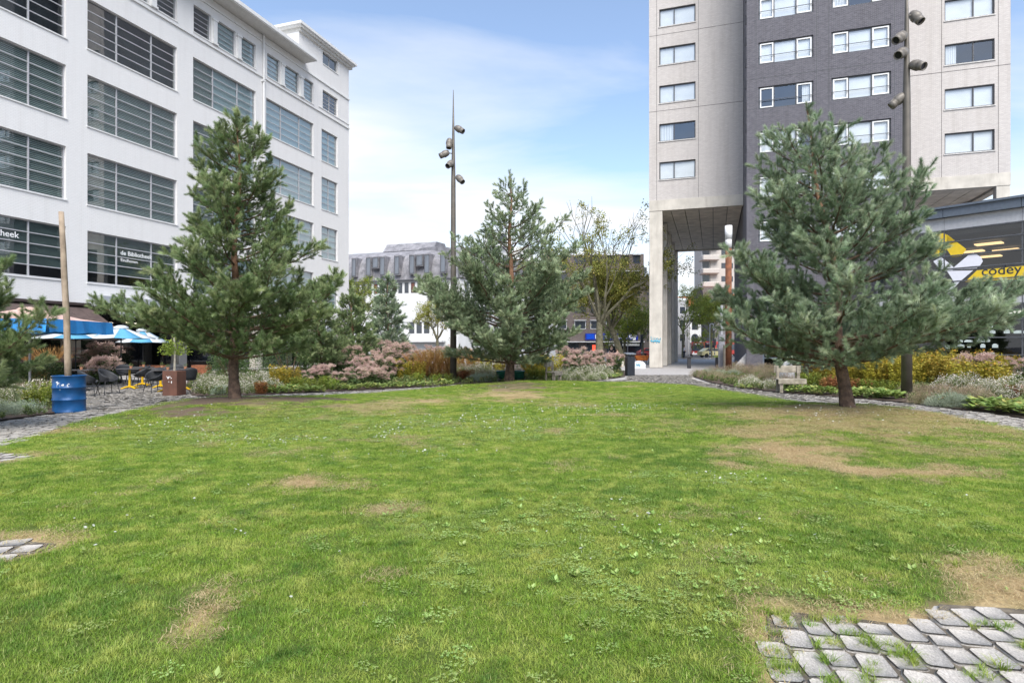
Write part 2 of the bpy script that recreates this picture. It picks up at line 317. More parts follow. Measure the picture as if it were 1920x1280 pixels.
def wall(name, parent, x0, x1, z0, z1, holes, m, y0=0, th=.3):
    zs = sorted({z0, z1, *[h[2] for h in holes], *[h[3] for h in holes]}); zs = [z for z in zs if z0 <= z <= z1]; mb = MB()
    for a, b in zip(zs, zs[1:]):
        hh = sorted((h[0], h[1]) for h in holes if h[2] < b-1e-6 and h[3] > a+1e-6); x = x0
        for p, q in hh:
            if p > x: mb.box(x, p, y0, y0+th, a, b)
            x = max(x, q)
        if x < x1: mb.box(x, x1, y0, y0+th, a, b)
    return mb.build(name, m, parent)
def window(parent, x0, x1, z0, z1, xs=(), nz=1, fm=None, gm=None, inset=.12, bar=.05, fr=.06, sill=None, cover=None, covery=.10, bars=None, name='window', whites=(), rail=False, zs=None):
    """frame mesh (part) > one pane per light (sub-parts), sill, what hangs behind"""
    xs = [x0+fr, *xs, x1-fr]; zl = zs if zs else [z0+fr+(z1-z0-2*fr)*i/nz for i in range(nz+1)]
    mb = MB(); y0, y1 = inset, inset+.07
    mb.box(x0, x1, y0, y1, z0, z0+fr).box(x0, x1, y0, y1, z1-fr, z1).box(x0, x0+fr, y0, y1, z0+fr, z1-fr).box(x1-fr, x1, y0, y1, z0+fr, z1-fr)
    for x in xs[1:-1]: mb.box(x-bar/2, x+bar/2, y0-.004, y1, z0+fr, z1-fr)
    for z in zl[1:-1]:
        for a, b in zip(xs, xs[1:]): mb.box(a+(bar/2 if a != xs[0] else 0), b-(bar/2 if b != xs[-1] else 0), y0+.01, y1-.01, z-bar*.36, z+bar*.36)
    w = mb.build(name, fm, parent)
    for a, b in zip(xs, xs[1:]):
        for c, d in zip(zl, zl[1:]): pane(w, a, b, inset+.045, c, d, gm)
    for i in whites:
        a, b = xs[i]+.03, xs[i+1]-.03; c, d = zl[0]+.01, zl[-1]-.01; f = .07
        MB().box(a, b, y0-.03, y0+.03, c, c+f).box(a, b, y0-.03, y0+.03, d-f, d).box(a, a+f, y0-.03, y0+.03, c+f, d-f).box(b-f, b, y0-.03, y0+.03, c+f, d-f).build('casement', frame_white, w)
    if rail: MB().box(x0, x1, y0-.10, y0-.07, z0+(z1-z0)*.36, z0+(z1-z0)*.36+.03).build('rail', frame_dark, w)
    if sill: MB().box(x0-.05, x1+.05, -.05, inset, z0-.07, z0-.005).build('sill', sill, w)
    if cover:
        for cx0, cx1, cz0, cz1, cm in cover: pane(w, cx0, cx1, inset+covery, cz0, cz1, cm, 'blind' if cm is blindm else 'curtain_or_sky_sheet', .01)  # pale blue covers are no curtains: sky reflection painted behind the glass
    return w
# ---------------------------------------------------------------- ground
ground = MB().box(-600, 600, -200, 1500, -.6, -.05).build('ground', asphalt); tag(ground, kind='structure')
paverm = brickmat('street_pavers', (.50,.475,.455), (.41,.39,.37), (.27,.25,.23), bw=.22, bh=.11, ms=.012, big=.2)
for nd in paverm.node_tree.nodes:
    if nd.type == 'COMBXYZ': cbn = nd
    if nd.type == 'SEPXYZ': spn = nd
for l in list(paverm.node_tree.links):
    if l.to_node == cbn: paverm.node_tree.links.remove(l)
paverm.node_tree.links.new(spn.outputs[0], cbn.inputs[1]); paverm.node_tree.links.new(spn.outputs[1], cbn.inputs[0])
sq = MB().box(-40, 45, -12, 78, -.045, -.016).build('pavement', paverm); tag(sq, kind='structure')
road = MB().box(-150, 150, 82, 126, -.046, -.03).build('road', asphalt); tag(road, kind='structure')
kerb = MB().box(-60, 60, 81.7, 82, -.046, .06).build('kerb', concrete); tag(kerb, kind='structure')
LAWN = [G(*p) for p in [(0,838),(103,808),(169,789),(250,776),(328,764),(400,752),(460,748),(600,742),(740,734),(853,725),(960,719.5),(1040,719),(1120,718.5),(1180,716.5),(1290,722),(1338,729),(1397,738),(1513,757),(1600,766),(1680,773),(1780,791),(1847,801),(1920,812)]]
LAWN = [(-13,3),(-11.5,6.5),(-9,8.4)]+LAWN+[(10.6,8.6),(11.6,6.5),(12,3),(12,-2),(-13,-2)]
PATCH = [G(*p) for p in [(1436,1146),(1500,1148),(1600,1158),(1700,1172),(1768,1166),(1760,1132),(1850,1137),(1925,1142),(2150,1150),(2300,1400),(1500,1500),(1462,1340)]]
LP1 = [G(*p) for p in [(-60,846),(40,851),(68,858),(0,870),(-80,878)]]
LP2 = [G(*p) for p in [(-80,1004),(10,1012),(105,1018),(70,1036),(0,1048),(-90,1066)]]
MOUNDS = [(-6.7,14.6,.27,2.3,1.7),(6.75,12.4,.27,2.6,1.9),(0,24.6,.17,3.0,1.8)]
def lawn_h(x, y, d=None):
    h = 0.0
    for mx, my, a, sx, sy in MOUNDS: h = h+a*np.exp(-((x-mx)**2/(2*sx*sx)+(y-my)**2/(2*sy*sy)))
    h = h+.035*(fbm(np.asarray(x)*.45+9, np.asarray(y)*.45, 5)-.5)+.02
    if d is not None: h = h*np.clip(d/.8, 0, 1)**.7
    return h
def E_(px, py, rx, ry, a): x, y = G(px, py); return (x, y, rx*y/FOC, ry*y*y/(EYE*FOC), a)
DRY = [E_(*e) for e in [(590,912,62,13,1),(383,1165,15,34,1.5),(403,1118,12,30,1.5),(370,1195,16,16,1.5),(730,955,60,10,.55),(720,1087,34,7,.6),(780,757,70,8,.8),(690,772,90,10,.5),(1480,850,120,20,.85),(1700,886,120,12,.9),(1600,800,260,32,.5),(1380,880,18,8,1),(1500,1150,130,14,1.1),(1395,1165,26,20,1.1),(1700,1158,90,16,1.1),(1430,1210,22,60,1),(1900,1095,110,45,.95),(1800,1085,80,20,.5),(40,1012,100,14,1),(100,1022,30,14,1),(100,808,90,8,.6),(60,856,40,9,.7),(960,742,90,12,.8),(1080,760,60,6,.4),(500,768,160,16,.4),(1440,815,90,14,.5),(1560,875,60,8,.6)]]
BARE = [E_(*e) for e in [(430,768,80,16,1.5),(550,762,100,12,1.3),(470,755,50,7,.6),(1600,771,120,11,1.2),(1530,790,70,12,.5),(960,728,80,7,.6),(1700,785,60,9,.5),(1760,1150,24,18,.9)]]
YEL = [E_(*e) for e in [(480,805,260,26,.9),(800,800,300,30,.6),(1000,980,260,50,.6),(1230,1060,230,70,.8),(640,790,200,14,.7),(1350,910,160,30,.5),(250,840,150,25,.6),(1700,960,120,30,.5),(1150,740,200,12,.5)]]
DARKG = [E_(*e) for e in [(1260,870,160,26,.9),(150,1180,260,90,.6),(1320,800,90,10,.5),(1180,930,120,20,.5),(340,830,80,10,.5),(1500,1020,120,30,.4),(1880,860,60,30,.5),(600,1050,90,24,.5),(560,1120,80,40,.4)]]
def blobs(x, y, L_, ns=3.0, sd=11):
    n = fbm(x*ns, y*ns, sd); n2 = fbm(x*ns*4, y*ns*4, sd+7, 2); r = np.zeros(np.shape(x))
    for cx, cy_, rx, ry, a in L_:
        q = np.sqrt(((x-cx)/rx)**2+((y-cy_)/ry)**2); r = np.maximum(r, a*np.clip((1.15-q-(n-.5)*2.2-(n2-.5)*1.3)*2.2, 0, 1))
    return np.clip(r, 0, 1)
def cover(x, y):
    """dry, bare, yellow, dark of the lawn"""
    d = blobs(x, y, DRY); b = blobs(x, y, BARE); yl = blobs(x, y, YEL, 1.2, 31); dk = blobs(x, y, DARKG, 1.2, 41)
    e_ = fbm(x*5, y*5, 87)
    for P_ in (PATCH, LP1, LP2): d = np.maximum(d, np.clip((.12*(.1+1.6*e_)-pdist(x, y, P_))*14, 0, 1)*.95)
    g = fbm(x*1.3, y*1.3, 51); d = np.maximum(d, np.clip((g-.63)*5, 0, .5)*np.clip((y-5)/6, .2, 1)); yl = np.clip(yl+(fbm(x*.9+4, y*.9, 61)-.5)*1.2, 0, 1); dk = np.clip(dk+(fbm(x*1.1, y*1.1+7, 71)-.56)*1.8, 0, 1)
    return d, b, yl, dk
# lawn ground mesh
gx = np.arange(-13, 12.2, .12); gy = np.arange(-2, 27.6, .12); XX, YY = np.meshgrid(gx, gy); ins = inpoly(XX, YY, LAWN); dd = pdist(XX, YY, LAWN)
for P_ in (PATCH, LP1, LP2): dd = np.where(inpoly(XX, YY, P_), 0, np.minimum(dd, pdist(XX, YY, P_)*2.2))
ZZ = lawn_h(XX, YY, dd); ZZ = np.where(dd <= 0.0, -.03, ZZ)
keep = ins[:-1,:-1] | ins[1:,:-1] | ins[:-1,1:] | ins[1:,1:]
idx = np.arange(XX.size).reshape(XX.shape); ff = np.stack([idx[:-1,:-1], idx[:-1,1:], idx[1:,1:], idx[1:,:-1]], -1)[keep]
used = np.unique(ff); rm = np.full(XX.size, -1); rm[used] = np.arange(len(used))
LV = np.stack([XX.ravel(), YY.ravel(), ZZ.ravel()], -1)[used]
lm = bpy.data.materials.new('lawn_soil'); lm.use_nodes = True; nt = lm.node_tree; b = nt.nodes['Principled BSDF']; b.inputs['Roughness'].default_value = .95; b.inputs['Specular IOR Level'].default_value = .1
a_ = nt.nodes.new('ShaderNodeAttribute'); a_.attribute_name = 'cov'; s_ = nt.nodes.new('ShaderNodeSeparateXYZ'); nt.links.new(a_.outputs['Vector'], s_.inputs[0])
ge = nt.nodes.new('ShaderNodeNewGeometry'); n_ = nt.nodes.new('ShaderNodeTexNoise'); n_.inputs['Scale'].default_value = 22; n_.inputs['Detail'].default_value = 8; n_.inputs['Roughness'].default_value = .7; nt.links.new(ge.outputs['Position'], n_.inputs['Vector'])
c_ = mixc(nt, n_.outputs[0], (.05,.08,.018), (.14,.18,.04))
c_ = mixc(nt, s_.outputs[0], c_, mixc(nt, n_.outputs[0], (.26,.17,.08), (.62,.48,.27)))
c_ = mixc(nt, s_.outputs[1], c_, mixc(nt, n_.outputs[0], (.06,.042,.03), (.22,.165,.12)))
nt.links.new(c_, b.inputs['Base Color']); bp = nt.nodes.new('ShaderNodeBump'); bp.inputs['Strength'].default_value = .8; bp.inputs['Distance'].default_value = .03; nt.links.new(n_.outputs[0], bp.inputs['Height']); nt.links.new(bp.outputs[0], b.inputs['Normal'])
me = npmesh('lawn', LV, rm[ff], lm, smooth=True); d_, b_, y_, k_ = cover(LV[:,0], LV[:,1])
a = me.attributes.new('cov', 'FLOAT_VECTOR', 'POINT'); a.data.foreach_set('vector', np.stack([d_, b_, y_], -1).astype(np.float32).ravel())
lawn = linkmesh('lawn', me); tag(lawn, kind='structure')
# ---------------------------------------------------------------- setts
def sett_template(n, rnd):
    q = [(.5,.38),(.40,.5),(-.38,.5),(-.5,.40),(-.5,-.38),(-.40,-.5),(.38,-.5),(.5,-.40)] if n == 8 else [(.5,.5),(-.5,.5),(-.5,-.5),(.5,-.5)]
    pts = [(x*rnd.uniform(.86,1.05), y*rnd.uniform(.86,1.05)) for x, y in q]
    V = [(x*.90, y*.90, .5+rnd.uniform(-.025,.025)) for x, y in pts]+[(x, y, .32) for x, y in pts]+[(x*1.02, y*1.02, -.5) for x, y in pts]
    F = [(i, (i+1)%n, n+(i+1)%n) for i in range(n)]+[(i, n+(i+1)%n, n+i) for i in range(n)]+[(n+i, n+(i+1)%n, 2*n+(i+1)%n) for i in range(n)]+[(n+i, 2*n+(i+1)%n, 2*n+i) for i in range(n)]+[(0, i, i+1) for i in range(1, n-1)]
    F = [f[::-1] for f in F]
    return np.array(V), np.array(F)
rs = random.Random(5)
T8 = [sett_template(8, rs) for _ in range(7)]; T4 = [sett_template(4, rs) for _ in range(7)]
M8 = [npmesh('sett', v, f, granite) for v, f in T8]
def lay(poly, ang, px_, py_, avoid=(), jit=.12, maxY=99, big=0):
    xs = [p[0] for p in poly]; ys = [p[1] for p in poly]; cx, cy_ = (min(xs)+max(xs))/2, (min(ys)+max(ys))/2; r = max(max(xs)-min(xs), max(ys)-min(ys))*.75+1
    c, s = math.cos(ang), math.sin(ang); out = []; v = -r
    while v < r:
        h = py_*rs.uniform(.9, 1.12); u = -r-rs.random()*px_
        while u < r:
            w = px_*rs.uniform(.65, 1.4); x = cx+c*(u+w/2)-s*(v+h/2); y = cy_+s*(u+w/2)+c*(v+h/2)
            if y < maxY: out.append((x, y, w, h)); 
            u += w
        v += h
    A = np.array(out); k = inpoly(A[:,0], A[:,1], poly)
    for q in avoid: k &= ~(inpoly(A[:,0], A[:,1], q) & (pdist(A[:,0], A[:,1], q) > .1))
    return [(x, y, w, h, ang+rs.gauss(0, .03)) for x, y, w, h in A[k]]
def place_setts(name, stones, parent, nparts=300, z=.012, gap=.010, th=.06):
    stones = sorted(stones, key=lambda s: s[1]*s[1]/(s[2]*s[3])); Vs = []; Fs = []; b = 0
    for i, (x, y, w, h, an) in enumerate(stones):
        zz = z+rs.gauss(0, .0025); k = rs.randrange(7); fl = rs.choice((0, math.pi)); sc = (w-gap, h-gap, th); tl = (rs.gauss(0,.012), rs.gauss(0,.012))
        if i < nparts: linkmesh('sett', M8[k], parent, (x, y, zz-th/2), (tl[0], tl[1], an+fl), sc)
        else:
            v, f = (T8 if y < 8 else T4)[k]; c, s = math.cos(an), math.sin(an); q = v*np.array(sc)
            Vs.append(np.stack([x+c*q[:,0]-s*q[:,1], y+s*q[:,0]+c*q[:,1], zz-th/2+q[:,2]+tl[0]*q[:,1]], -1)); Fs.append(f+b); b += len(v)
    if Vs: o = linkmesh('paving_setts', npmesh('paving_setts', np.concatenate(Vs), np.concatenate(Fs), granite), parent); tag(o, kind='stuff')
sand = mat('joint_sand', (.155,.13,.095), .95, var=.3, nscale=14, bump=.8, bscale=60, c2=(.06,.05,.04))
def sheet(name, poly, z, m, kind='structure'):
    o = MB().prism(poly, z-.015, z).build(name, m); return tag(o, kind=kind)
TERR = [G(*p) for p in [(-120,870),(0,838),(103,808),(169,789),(250,776),(328,764),(400,752),(470,747),(470,742),(372,743),(356,732),(345,712),(150,712),(160,750),(162,771),(104,776),(0,790),(-120,806)]]
STRIP = [G(*p) for p in [(462,749),(600,743),(740,735),(853,726),(853,721),(740,729),(600,736),(462,742)]]
RPATH = [G(*p) for p in [(1050,722),(1180,718),(1290,724),(1338,731),(1397,740),(1513,759),(1600,768),(1680,775),(1780,793),(1847,803),(1920,814),(2060,850),(2060,812),(1920,786),(1847,773),(1780,767),(1697,756),(1600,747),(1463,737),(1380,727),(1330,718),(1300,712),(1297,703),(1180,703),(1175,712),(1050,717)]]
t_ = sheet('terrace_paving', TERR, -.001, sand); place_setts('s', lay(TERR, R(24), .2, .15), t_, 300)
t_ = sheet('footpath', STRIP, -.002, sand); place_setts('s', lay(STRIP, R(10), .17, .14), t_, 120)
t_ = sheet('curved_footpath', RPATH, .0, sand); place_setts('s', lay(RPATH, R(-38), .24, .16), t_, 300)
t_ = sheet('sett_paving', PATCH, .001, sand); place_setts('s', lay(PATCH, R(81), .20, .15), t_, 300, z=.012, gap=.004, th=.05)
t_ = sheet('old_paving_edge', LP1, .001, sand); place_setts('s', lay(LP1, R(12), .2, .2), t_, 60, z=.008)
t_ = sheet('sunken_paving', LP2, .001, sand); place_setts('s', lay(LP2, R(12), .22, .2), t_, 60, z=.008)
# planting beds
BEDS = [[G(*p) for p in [(360,742),(450,743),(600,735),(740,728),(853,721),(960,716.5),(1040,718),(1130,712),(1172,706),(1176,696),(1120,688),(1000,684),(850,684),(700,684),(560,690),(420,694),(352,700),(350,728)]],
        [G(*p) for p in [(1299,706),(1332,717),(1380,726),(1463,736),(1600,746),(1697,755),(1780,766),(1847,772),(1920,785),(2060,810),(2160,760),(1960,702),(1800,692),(1640,688),(1500,687),(1390,687),(1315,694)]],
        [G(*p) for p in [(-150,820),(0,789),(102,775),(104,768),(100,748),(150,724),(214,712),(214,700),(60,703),(-150,712)]]]
for i, B_ in enumerate(BEDS): sheet('planting_bed', B_, .03, soil)
# ---------------------------------------------------------------- white building
ANG_U = math.atan2(.9489, .3156)
wb = empty('office_building', (-22.733, 32.5, 0), ANG_U, 'long white painted brick office block with wide steel windows along the left side', 'building')
rows = [(4.98,7.75),(9.15,11.9),(13.35,16.1),(17.5,20.2)]
bays = [(-13.9,-8.1),(-6.9,-1.13),(0,5.72),(6.95,12.6),(13.67,19.35)]
holes = [(a,b,c,d) for a,b in bays for c,d in rows]+[(20.44,22.77,c,d) for c,d in rows]
small = [(-6.6,-5.1),(-4.6,-3.0),(-2.5,-1.13),(.1,1.55),(2.1,3.75),(4.25,5.72),(6.99,8.43),(8.98,10.62),(11.18,12.6),(13.78,15.2),(15.75,17.49),(18.03,19.35)]
holes += [(a,b,21.85,23.6) for a,b in small]+[(20.6,22.8,21.95,23.6),(20.6,22.8,25.85,26.9)]
wall('wall', wb, -16, 24.52, 3.72, 24.7, [h for h in holes if h[2] < 24], whitewall)
wall('tower_wall', wb, 17.45, 24.52, 24.7, 27.3, [(20.6,22.8,25.85,26.9)], whitewall)
MB().box(17.45, 17.75, .3, 9, 24.7, 27.3).box(24.22, 24.52, .3, 14, 3.72, 27.3).build('side_wall', whitewall, wb)
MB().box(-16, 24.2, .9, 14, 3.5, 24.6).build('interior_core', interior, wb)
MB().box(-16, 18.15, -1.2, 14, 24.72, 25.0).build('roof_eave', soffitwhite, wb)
MB().box(-16, 18.15, -1.24, -1.2, 24.80, 25.06).build('eave_gutter', whitetrim, wb)
MB().box(17.15, 24.9, -.42, 9, 27.302, 27.42).box(17.0, 25.05, -.56, 9, 27.42, 27.62).build('tower_cornice', whitetrim, wb)
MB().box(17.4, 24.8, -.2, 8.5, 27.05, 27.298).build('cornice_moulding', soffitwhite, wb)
for z in (21.5, 24.15): MB().box(-16, 24.56, -.09, 0, z, z+.12).build('string_course', whitetrim, wb)
for z in (22.0-.3,): MB().box(20, 24.56, -.06, 0, z+.2, z+.27).build('string_course', whitetrim, wb)
for x in (1.55,3.75,8.43,10.62,15.2,17.49,-3.0,-5.1,): 
    MB().box(x+.1, x+.43, -.12, 0, 21.9, 23.35).box(x+.04, x+.49, -.17, 0, 21.78, 21.9).box(x+.04, x+.49, -.17, 0, 23.35, 23.5).build('pilaster', whitetrim, wb)
MB().tube([(13.3,-.12,3.8),(13.3,-.12,24.7)], .07, 10).box(13.16,13.44,-.2,0,17,17.12).box(13.16,13.44,-.2,0,21.2,21.35).build('downpipe', whitetrim, wb, smooth=False)
sky_paint = mat('painted_sky_reflection', (.46,.53,.58), .8, bump=0, var=.1, nscale=.7)  # pale blue sheets added behind the far panes, painting the sky's reflection
for bi, (a, b) in enumerate(bays):
    for ri, (c, d) in enumerate(rows):
        t1, t2 = a+(b-a)*.311, a+(b-a)*.70; cov = []
        if bi <= 2 and ri in (1, 2): cov = [(a+.05, b-.05, c+.03, d-.02, blindm)]
        elif bi == 3: cov = [(a+.05, t1, c+.03, d-.02, blindm), (t1+.02, b-.05, c+.03, d-.02, sky_paint)]
        elif bi == 4: cov = [(a+.05, b-.05, c+.03, d-.02, sky_paint)]
        elif ri == 0 and bi <= 2: cov = [(a+.05, b-.05, c+.6, d-.02, mat('grey_shade', (.12,.145,.14), .8, bump=0))]
        window(wb, a, b, c, d, (t1, t2), 5, frame_grey, glass, .14, .065, .06, whitetrim, cov, .12)
for c, d in rows: window(wb, 20.44, 22.77, c, d, (21.58,), 5, frame_grey, glass, .14, .06, .06, whitetrim, [(20.5,22.7,c+.03,d-.03,sky_paint)])
for a, b in small: window(wb, a, b, 21.85, 23.6, (), 5, frame_grey, glass, .14, .05, .05, whitetrim, [(a+.05, b-.05, 21.9, 23.55, sky_paint)] if a > 8 else None)
window(wb, 20.6, 22.8, 21.95, 23.6, (21.7,), 5, frame_grey, glass, .14, .05, .05, whitetrim)
window(wb, 20.6, 22.8, 25.85, 26.9, (21.7,), 1, frame_grey, glass, .14, .05, .05, whitetrim)
def text(s, size, loc, rot, m, parent=None, name='lettering', ext=.004, align='LEFT', bold=0.0):
    cu = bpy.data.curves.new(name, 'FONT'); cu.body = s; cu.size = size; cu.extrude = ext; cu.align_x = align; cu.offset = bold; cu.resolution_u = 3; cu.materials.append(m)
    o = bpy.data.objects.new(name, cu); COL.objects.link(o); o.location = loc; o.rotation_euler = rot
    me = bpy.data.meshes.new_from_object(o); bpy.data.objects.remove(o); me.name = name
    if not me.materials: me.materials.append(m)
    return linkmesh(name, me, parent, loc, rot)
white_print = mat('white_print', (.85,.86,.86), .6, var=.02, bump=0)
text('de Bibliotheek', .35, (2.0,.118,6.76), (R(90),0,0), white_print, wb, bold=.003); text('Eindhoven', .26, (2.0,.118,6.38), (R(90),0,0), white_print, wb, bold=0)
text('de Bibliotheek', .42, (-5.75,.118,6.78), (R(90),0,0), white_print, wb, bold=.003); text('Eindhoven', .3, (-5.75,.118,6.36), (R(90),0,0), white_print, wb, bold=0)
# recessed ground floor: piers, shopfront glass, grey canopy
for x in (-7.5,-.55,6.3,13.15,19.9,24.0): MB().box(x-.3, x+.3, .15, .8, 0, 3.72).build('pier', concrete, wb)
for x in np.arange(-7, 24, 1.9): pane(wb, x, x+1.82, 1.6, .1, 3.6, glass_dark, 'shop_window')
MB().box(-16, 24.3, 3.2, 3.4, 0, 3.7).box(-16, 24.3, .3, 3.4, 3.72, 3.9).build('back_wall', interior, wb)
canopy = mat('grey_canopy', (.36,.38,.41), .5, var=.08)
MB().box(.05, 6.4, -1.0, 0, 3.72, 4.25).build('canopy_fascia', canopy, wb)
MB().add([(.1,-1.0,3.7),(6.4,-1.0,3.7),(6.4,-2.6,3.15),(.1,-2.6,3.15),(.1,-1.0,3.62),(6.4,-1.0,3.62),(6.4,-2.6,3.08),(.1,-2.6,3.08)], [(0,3,2,1),(4,5,6,7),(3,7,6,2),(0,4,7,3),(1,2,6,5)]).build('canopy_roof', canopy, wb)
lampm = emat('warm_bulb', (1,.85,.62), 6)
for i,(x, y) in enumerate([(1.5,1),(3,.8),(4.5,2.2),(-2,2.2),(-4,1.4)]): MB().box(x, x+.25, y, y+.12, 2.95, 3.0).build('ceiling_lamp', lampm, wb)
# brown awning
br = mat('brown_canvas', (.095,.068,.062), .9, var=.12, nscale=3, bump=.2, bscale=200); brd = mat('brown_canvas_dark', (.055,.04,.038), .9, var=.1)
aw = empty('awning', (-22.733, 32.5, 0), ANG_U, 'long dark brown canvas awning sloping down over the café terrace', 'awning')
nA = 13
for i in range(nA):
    x0 = -9+i*(9.0/nA); x1 = x0+9.0/nA-.012
    MB().add([(x0,-.02,3.7),(x1,-.02,3.7),(x1,-2.7,2.18),(x0,-2.7,2.18),(x0,-.02,3.67),(x1,-.02,3.67),(x1,-2.7,2.15),(x0,-2.7,2.15)], [(0,3,2,1),(4,5,6,7),(3,7,6,2),(0,4,7,3),(1,2,6,5)]).build('canvas_strip', br, aw)
MB().box(-9, 0, -2.74, -2.705, 1.86, 2.17).build('valance', brd, aw); MB().box(-9, 0, -.3, -.02, 3.7, 3.84).build('awning_case', brd, aw)
text('Coffee', .26, (-3.1,-2.745,1.93), (R(90),0,0), white_print, aw, bold=.003)
text('Eindhoven', .14, (.0-1.6,-2.745,1.97), (R(90),0,0), white_print, aw)
# ---------------------------------------------------------------- apartment tower on columns
ANG_V = math.atan2(-.3156, .9489)
tw = empty('apartment_tower', (10.16, 45, 0), ANG_V, 'tall apartment tower of pale and anthracite brick standing on concrete columns', 'building')
KX, KY = 6.556, -4.25
lz = [(13.83+2.815*i, 15.12+2.815*i) for i in range(7)]; rz = [(13.92+2.86*i, 15.25+2.86*i) for i in range(7)]
wall('pale_wall', tw, 0, KX-.02, 12.33, 62, [(.74,3.3,a,b) for a,b in lz], greybrick, th=.35)
MB().box(0, .35, .35, 20.8, 12.33, 62).build('side_wall', greybrick, tw)
wall('pale_wall', tw, KX+8.8, 22.19, 12.45, 62, [(18.67,21.36,a,b) for a,b in rz], greybrick, th=.35)
MB().box(21.84, 22.19, .35, 20.8, 12.45, 62).build('side_wall', greybrick, tw)
dz = [(8.16+2.83*i, 9.56+2.83*i) for i in range(8)]
dh = [(KX+.7,KX+3.87,a,b) for a,b in dz]+[(KX+4.87,KX+8.08,a,b) for a,b in dz]+[(KX+.95,KX+4.05,-.05,2.45),(KX+4.75,KX+7.5,-.05,2.6)]
wall('dark_wall', tw, KX, KX+8.8, -.05, 62, dh, darkbrick, y0=KY, th=.35)
MB().box(KX, KX+.35, KY+.35, 20.5, -.05, 62).box(KX+8.45, KX+8.8, KY+.35, 20.5, -.05, 62).build('dark_side_wall', darkbrick, tw)
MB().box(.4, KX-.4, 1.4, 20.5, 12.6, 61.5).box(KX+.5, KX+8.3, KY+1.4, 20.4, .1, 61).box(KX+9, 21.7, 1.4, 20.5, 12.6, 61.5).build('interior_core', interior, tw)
MB().box(0, KX-.02, -.03, .45, 11.56, 12.33).box(0, .5, .45, 20.8, 11.56, 12.33).box(0, KX-.02, 20.35, 20.8, 11.6, 12.33).build('ring_beam', concrete, tw)
MB().box(KX+8.8, 22.19, -.03, .45, 11.65, 12.45).box(21.7, 22.19, .45, 20.8, 11.65, 12.45).build('ring_beam', concrete, tw)
for i in range(6):
    x0 = .5+i*(KX-.55)/6; MB().box(x0+.02, x0+(KX-.55)/6-.02, .45, 20.34, 11.72, 11.9).build('soffit_panel', concrete_dark, tw)
for i in range(6):
    x0 = KX+8.8+i*(22.19-.5-KX-8.8)/6; MB().box(x0+.02, x0+(21.69-KX-8.8)/6-.02, .45, 20.3, 11.8, 12.0).build('soffit_panel', concrete_dark, tw)
MB().box(.3, KX, .46, 20.3, 11.9, 11.98).box(KX+8.8, 21.7, .46, 20.3, 12.0, 12.08).build('soffit_back', frame_dark, tw)
for i in range(5):
    MB().box(.02, .96, .0+i*5.0, .5+i*5.0, 0, 11.56).build('column', concrete, tw, bevel=.02)
    MB().box(21.44, 22.17, 0+i*5.0, .5+i*5.0, 0, 11.65).build('column', concrete, tw, bevel=.02)
dk = mat('joint_dark', (.12,.11,.105), .9, var=.05, bump=0)
for x in (.55, 3.5): MB().box(x-.012, x+.012, -.006, 0, 12.33, 62).build('expansion_joint', dk, tw)
for x in (18.5, 21.55): MB().box(x-.012, x+.012, -.006, 0, 12.45, 62).build('expansion_joint', dk, tw)
for z in (18.9, 24.5, 30): 
    MB().box(0, KX-.02, -.008, -.001, z-.014, z+.014).build('expansion_joint', dk, tw); MB().box(KX+8.8, 22.19, -.008, -.001, z+.3, z+.33).build('expansion_joint', dk, tw)
for x in (.55,4.05,4.72,8.25): MB().box(KX+x-.012, KX+x+.012, KY-.006, KY, 2.7, 62).build('expansion_joint', frame_dark, tw)
for z in (12.9,18.6,24.3): MB().box(KX, KX+8.8, KY-.008, KY-.001, z-.012, z+.012).build('expansion_joint', frame_dark, tw)
for k in range(30): MB().box(KX-.06, KX-.002, KY+.3, KY+.5, 12.6+k*1.4, 13.1+k*1.4).build('wall_anchor', frame_dark, tw)
def tcov(x0, x1, a, b, r):
    k = r.random(); w = x1-x0
    if k < .62: return [(x0+.05, x1-.05, a+.03, b-.03, curtain_or_sky_sheet)]
    if k < .74: return [(x0+.05, x0+.05+w*r.uniform(.2,.45), a+.03, b-.03, drapem)]
    if k < .94: return [(x0+.05, x0+w*r.uniform(.55,.95), a+.03, b-.03, drapem)]
    return [(x1-w*r.uniform(.1,.2), x1-.05, a+.03, b-.03, drapem)]
rw = random.Random(12)
sillp = mat('pale_sill', (.6,.58,.55), .7, bump=0)
for a, b in lz: window(tw, .74, 3.3, a, b, (1.8,), 1, frame_dark, glass_near, .1, .07, .07, sillp, tcov(.74, 3.3, a, b, rw))
for a, b in rz: window(tw, 18.67, 21.36, a, b, (20.25,), 1, frame_dark, glass_near, .1, .07, .07, sillp, tcov(18.67, 21.36, a, b, rw))
sub = empty('dark_wing', (KX, KY, 0)); 
bpy.data.objects.remove(sub)
def kwin(x0, x1, a, b, xs, **k):
    w = window(tw, x0, x1, a, b, xs, 1, frame_dark, glass_near, .08, .08, .07, None, tcov(x0, x1, a, b, rw), whites=k.get('whites', (0, 2)), rail=True); w.location = (KX, KY, 0); return w
for a, b in dz:
    kwin(.7, 3.87, a, b, (1.61, 2.9)); kwin(4.87, 8.08, a, b, (5.81, 7.07))
bluegrey = mat('blue_grey_frame', (.12,.145,.18), .45, var=.06, bump=0)
w = window(tw, .95, 4.05, -.02, 2.43, (2.0,3.05), 3, bluegrey, glass_dark, .1, .1, .1, name='entrance_door'); w.location = (KX, KY, 0)
MB().tube([(1.15,.02,1.0),(1.15,.02,1.3)], .02, 6).build('handle', frame_white, w)
w = window(tw, 4.75, 7.5, -.02, 2.58, (5.6,6.5), 3, bluegrey, glass_dark, .1, .07, .08, name='shop_window'); w.location = (KX, KY, 0)
pane(w, 5.63, 6.47, .2, .95, 2.5, mat('pale_poster', (.5,.53,.45), .8, bump=0), 'poster')
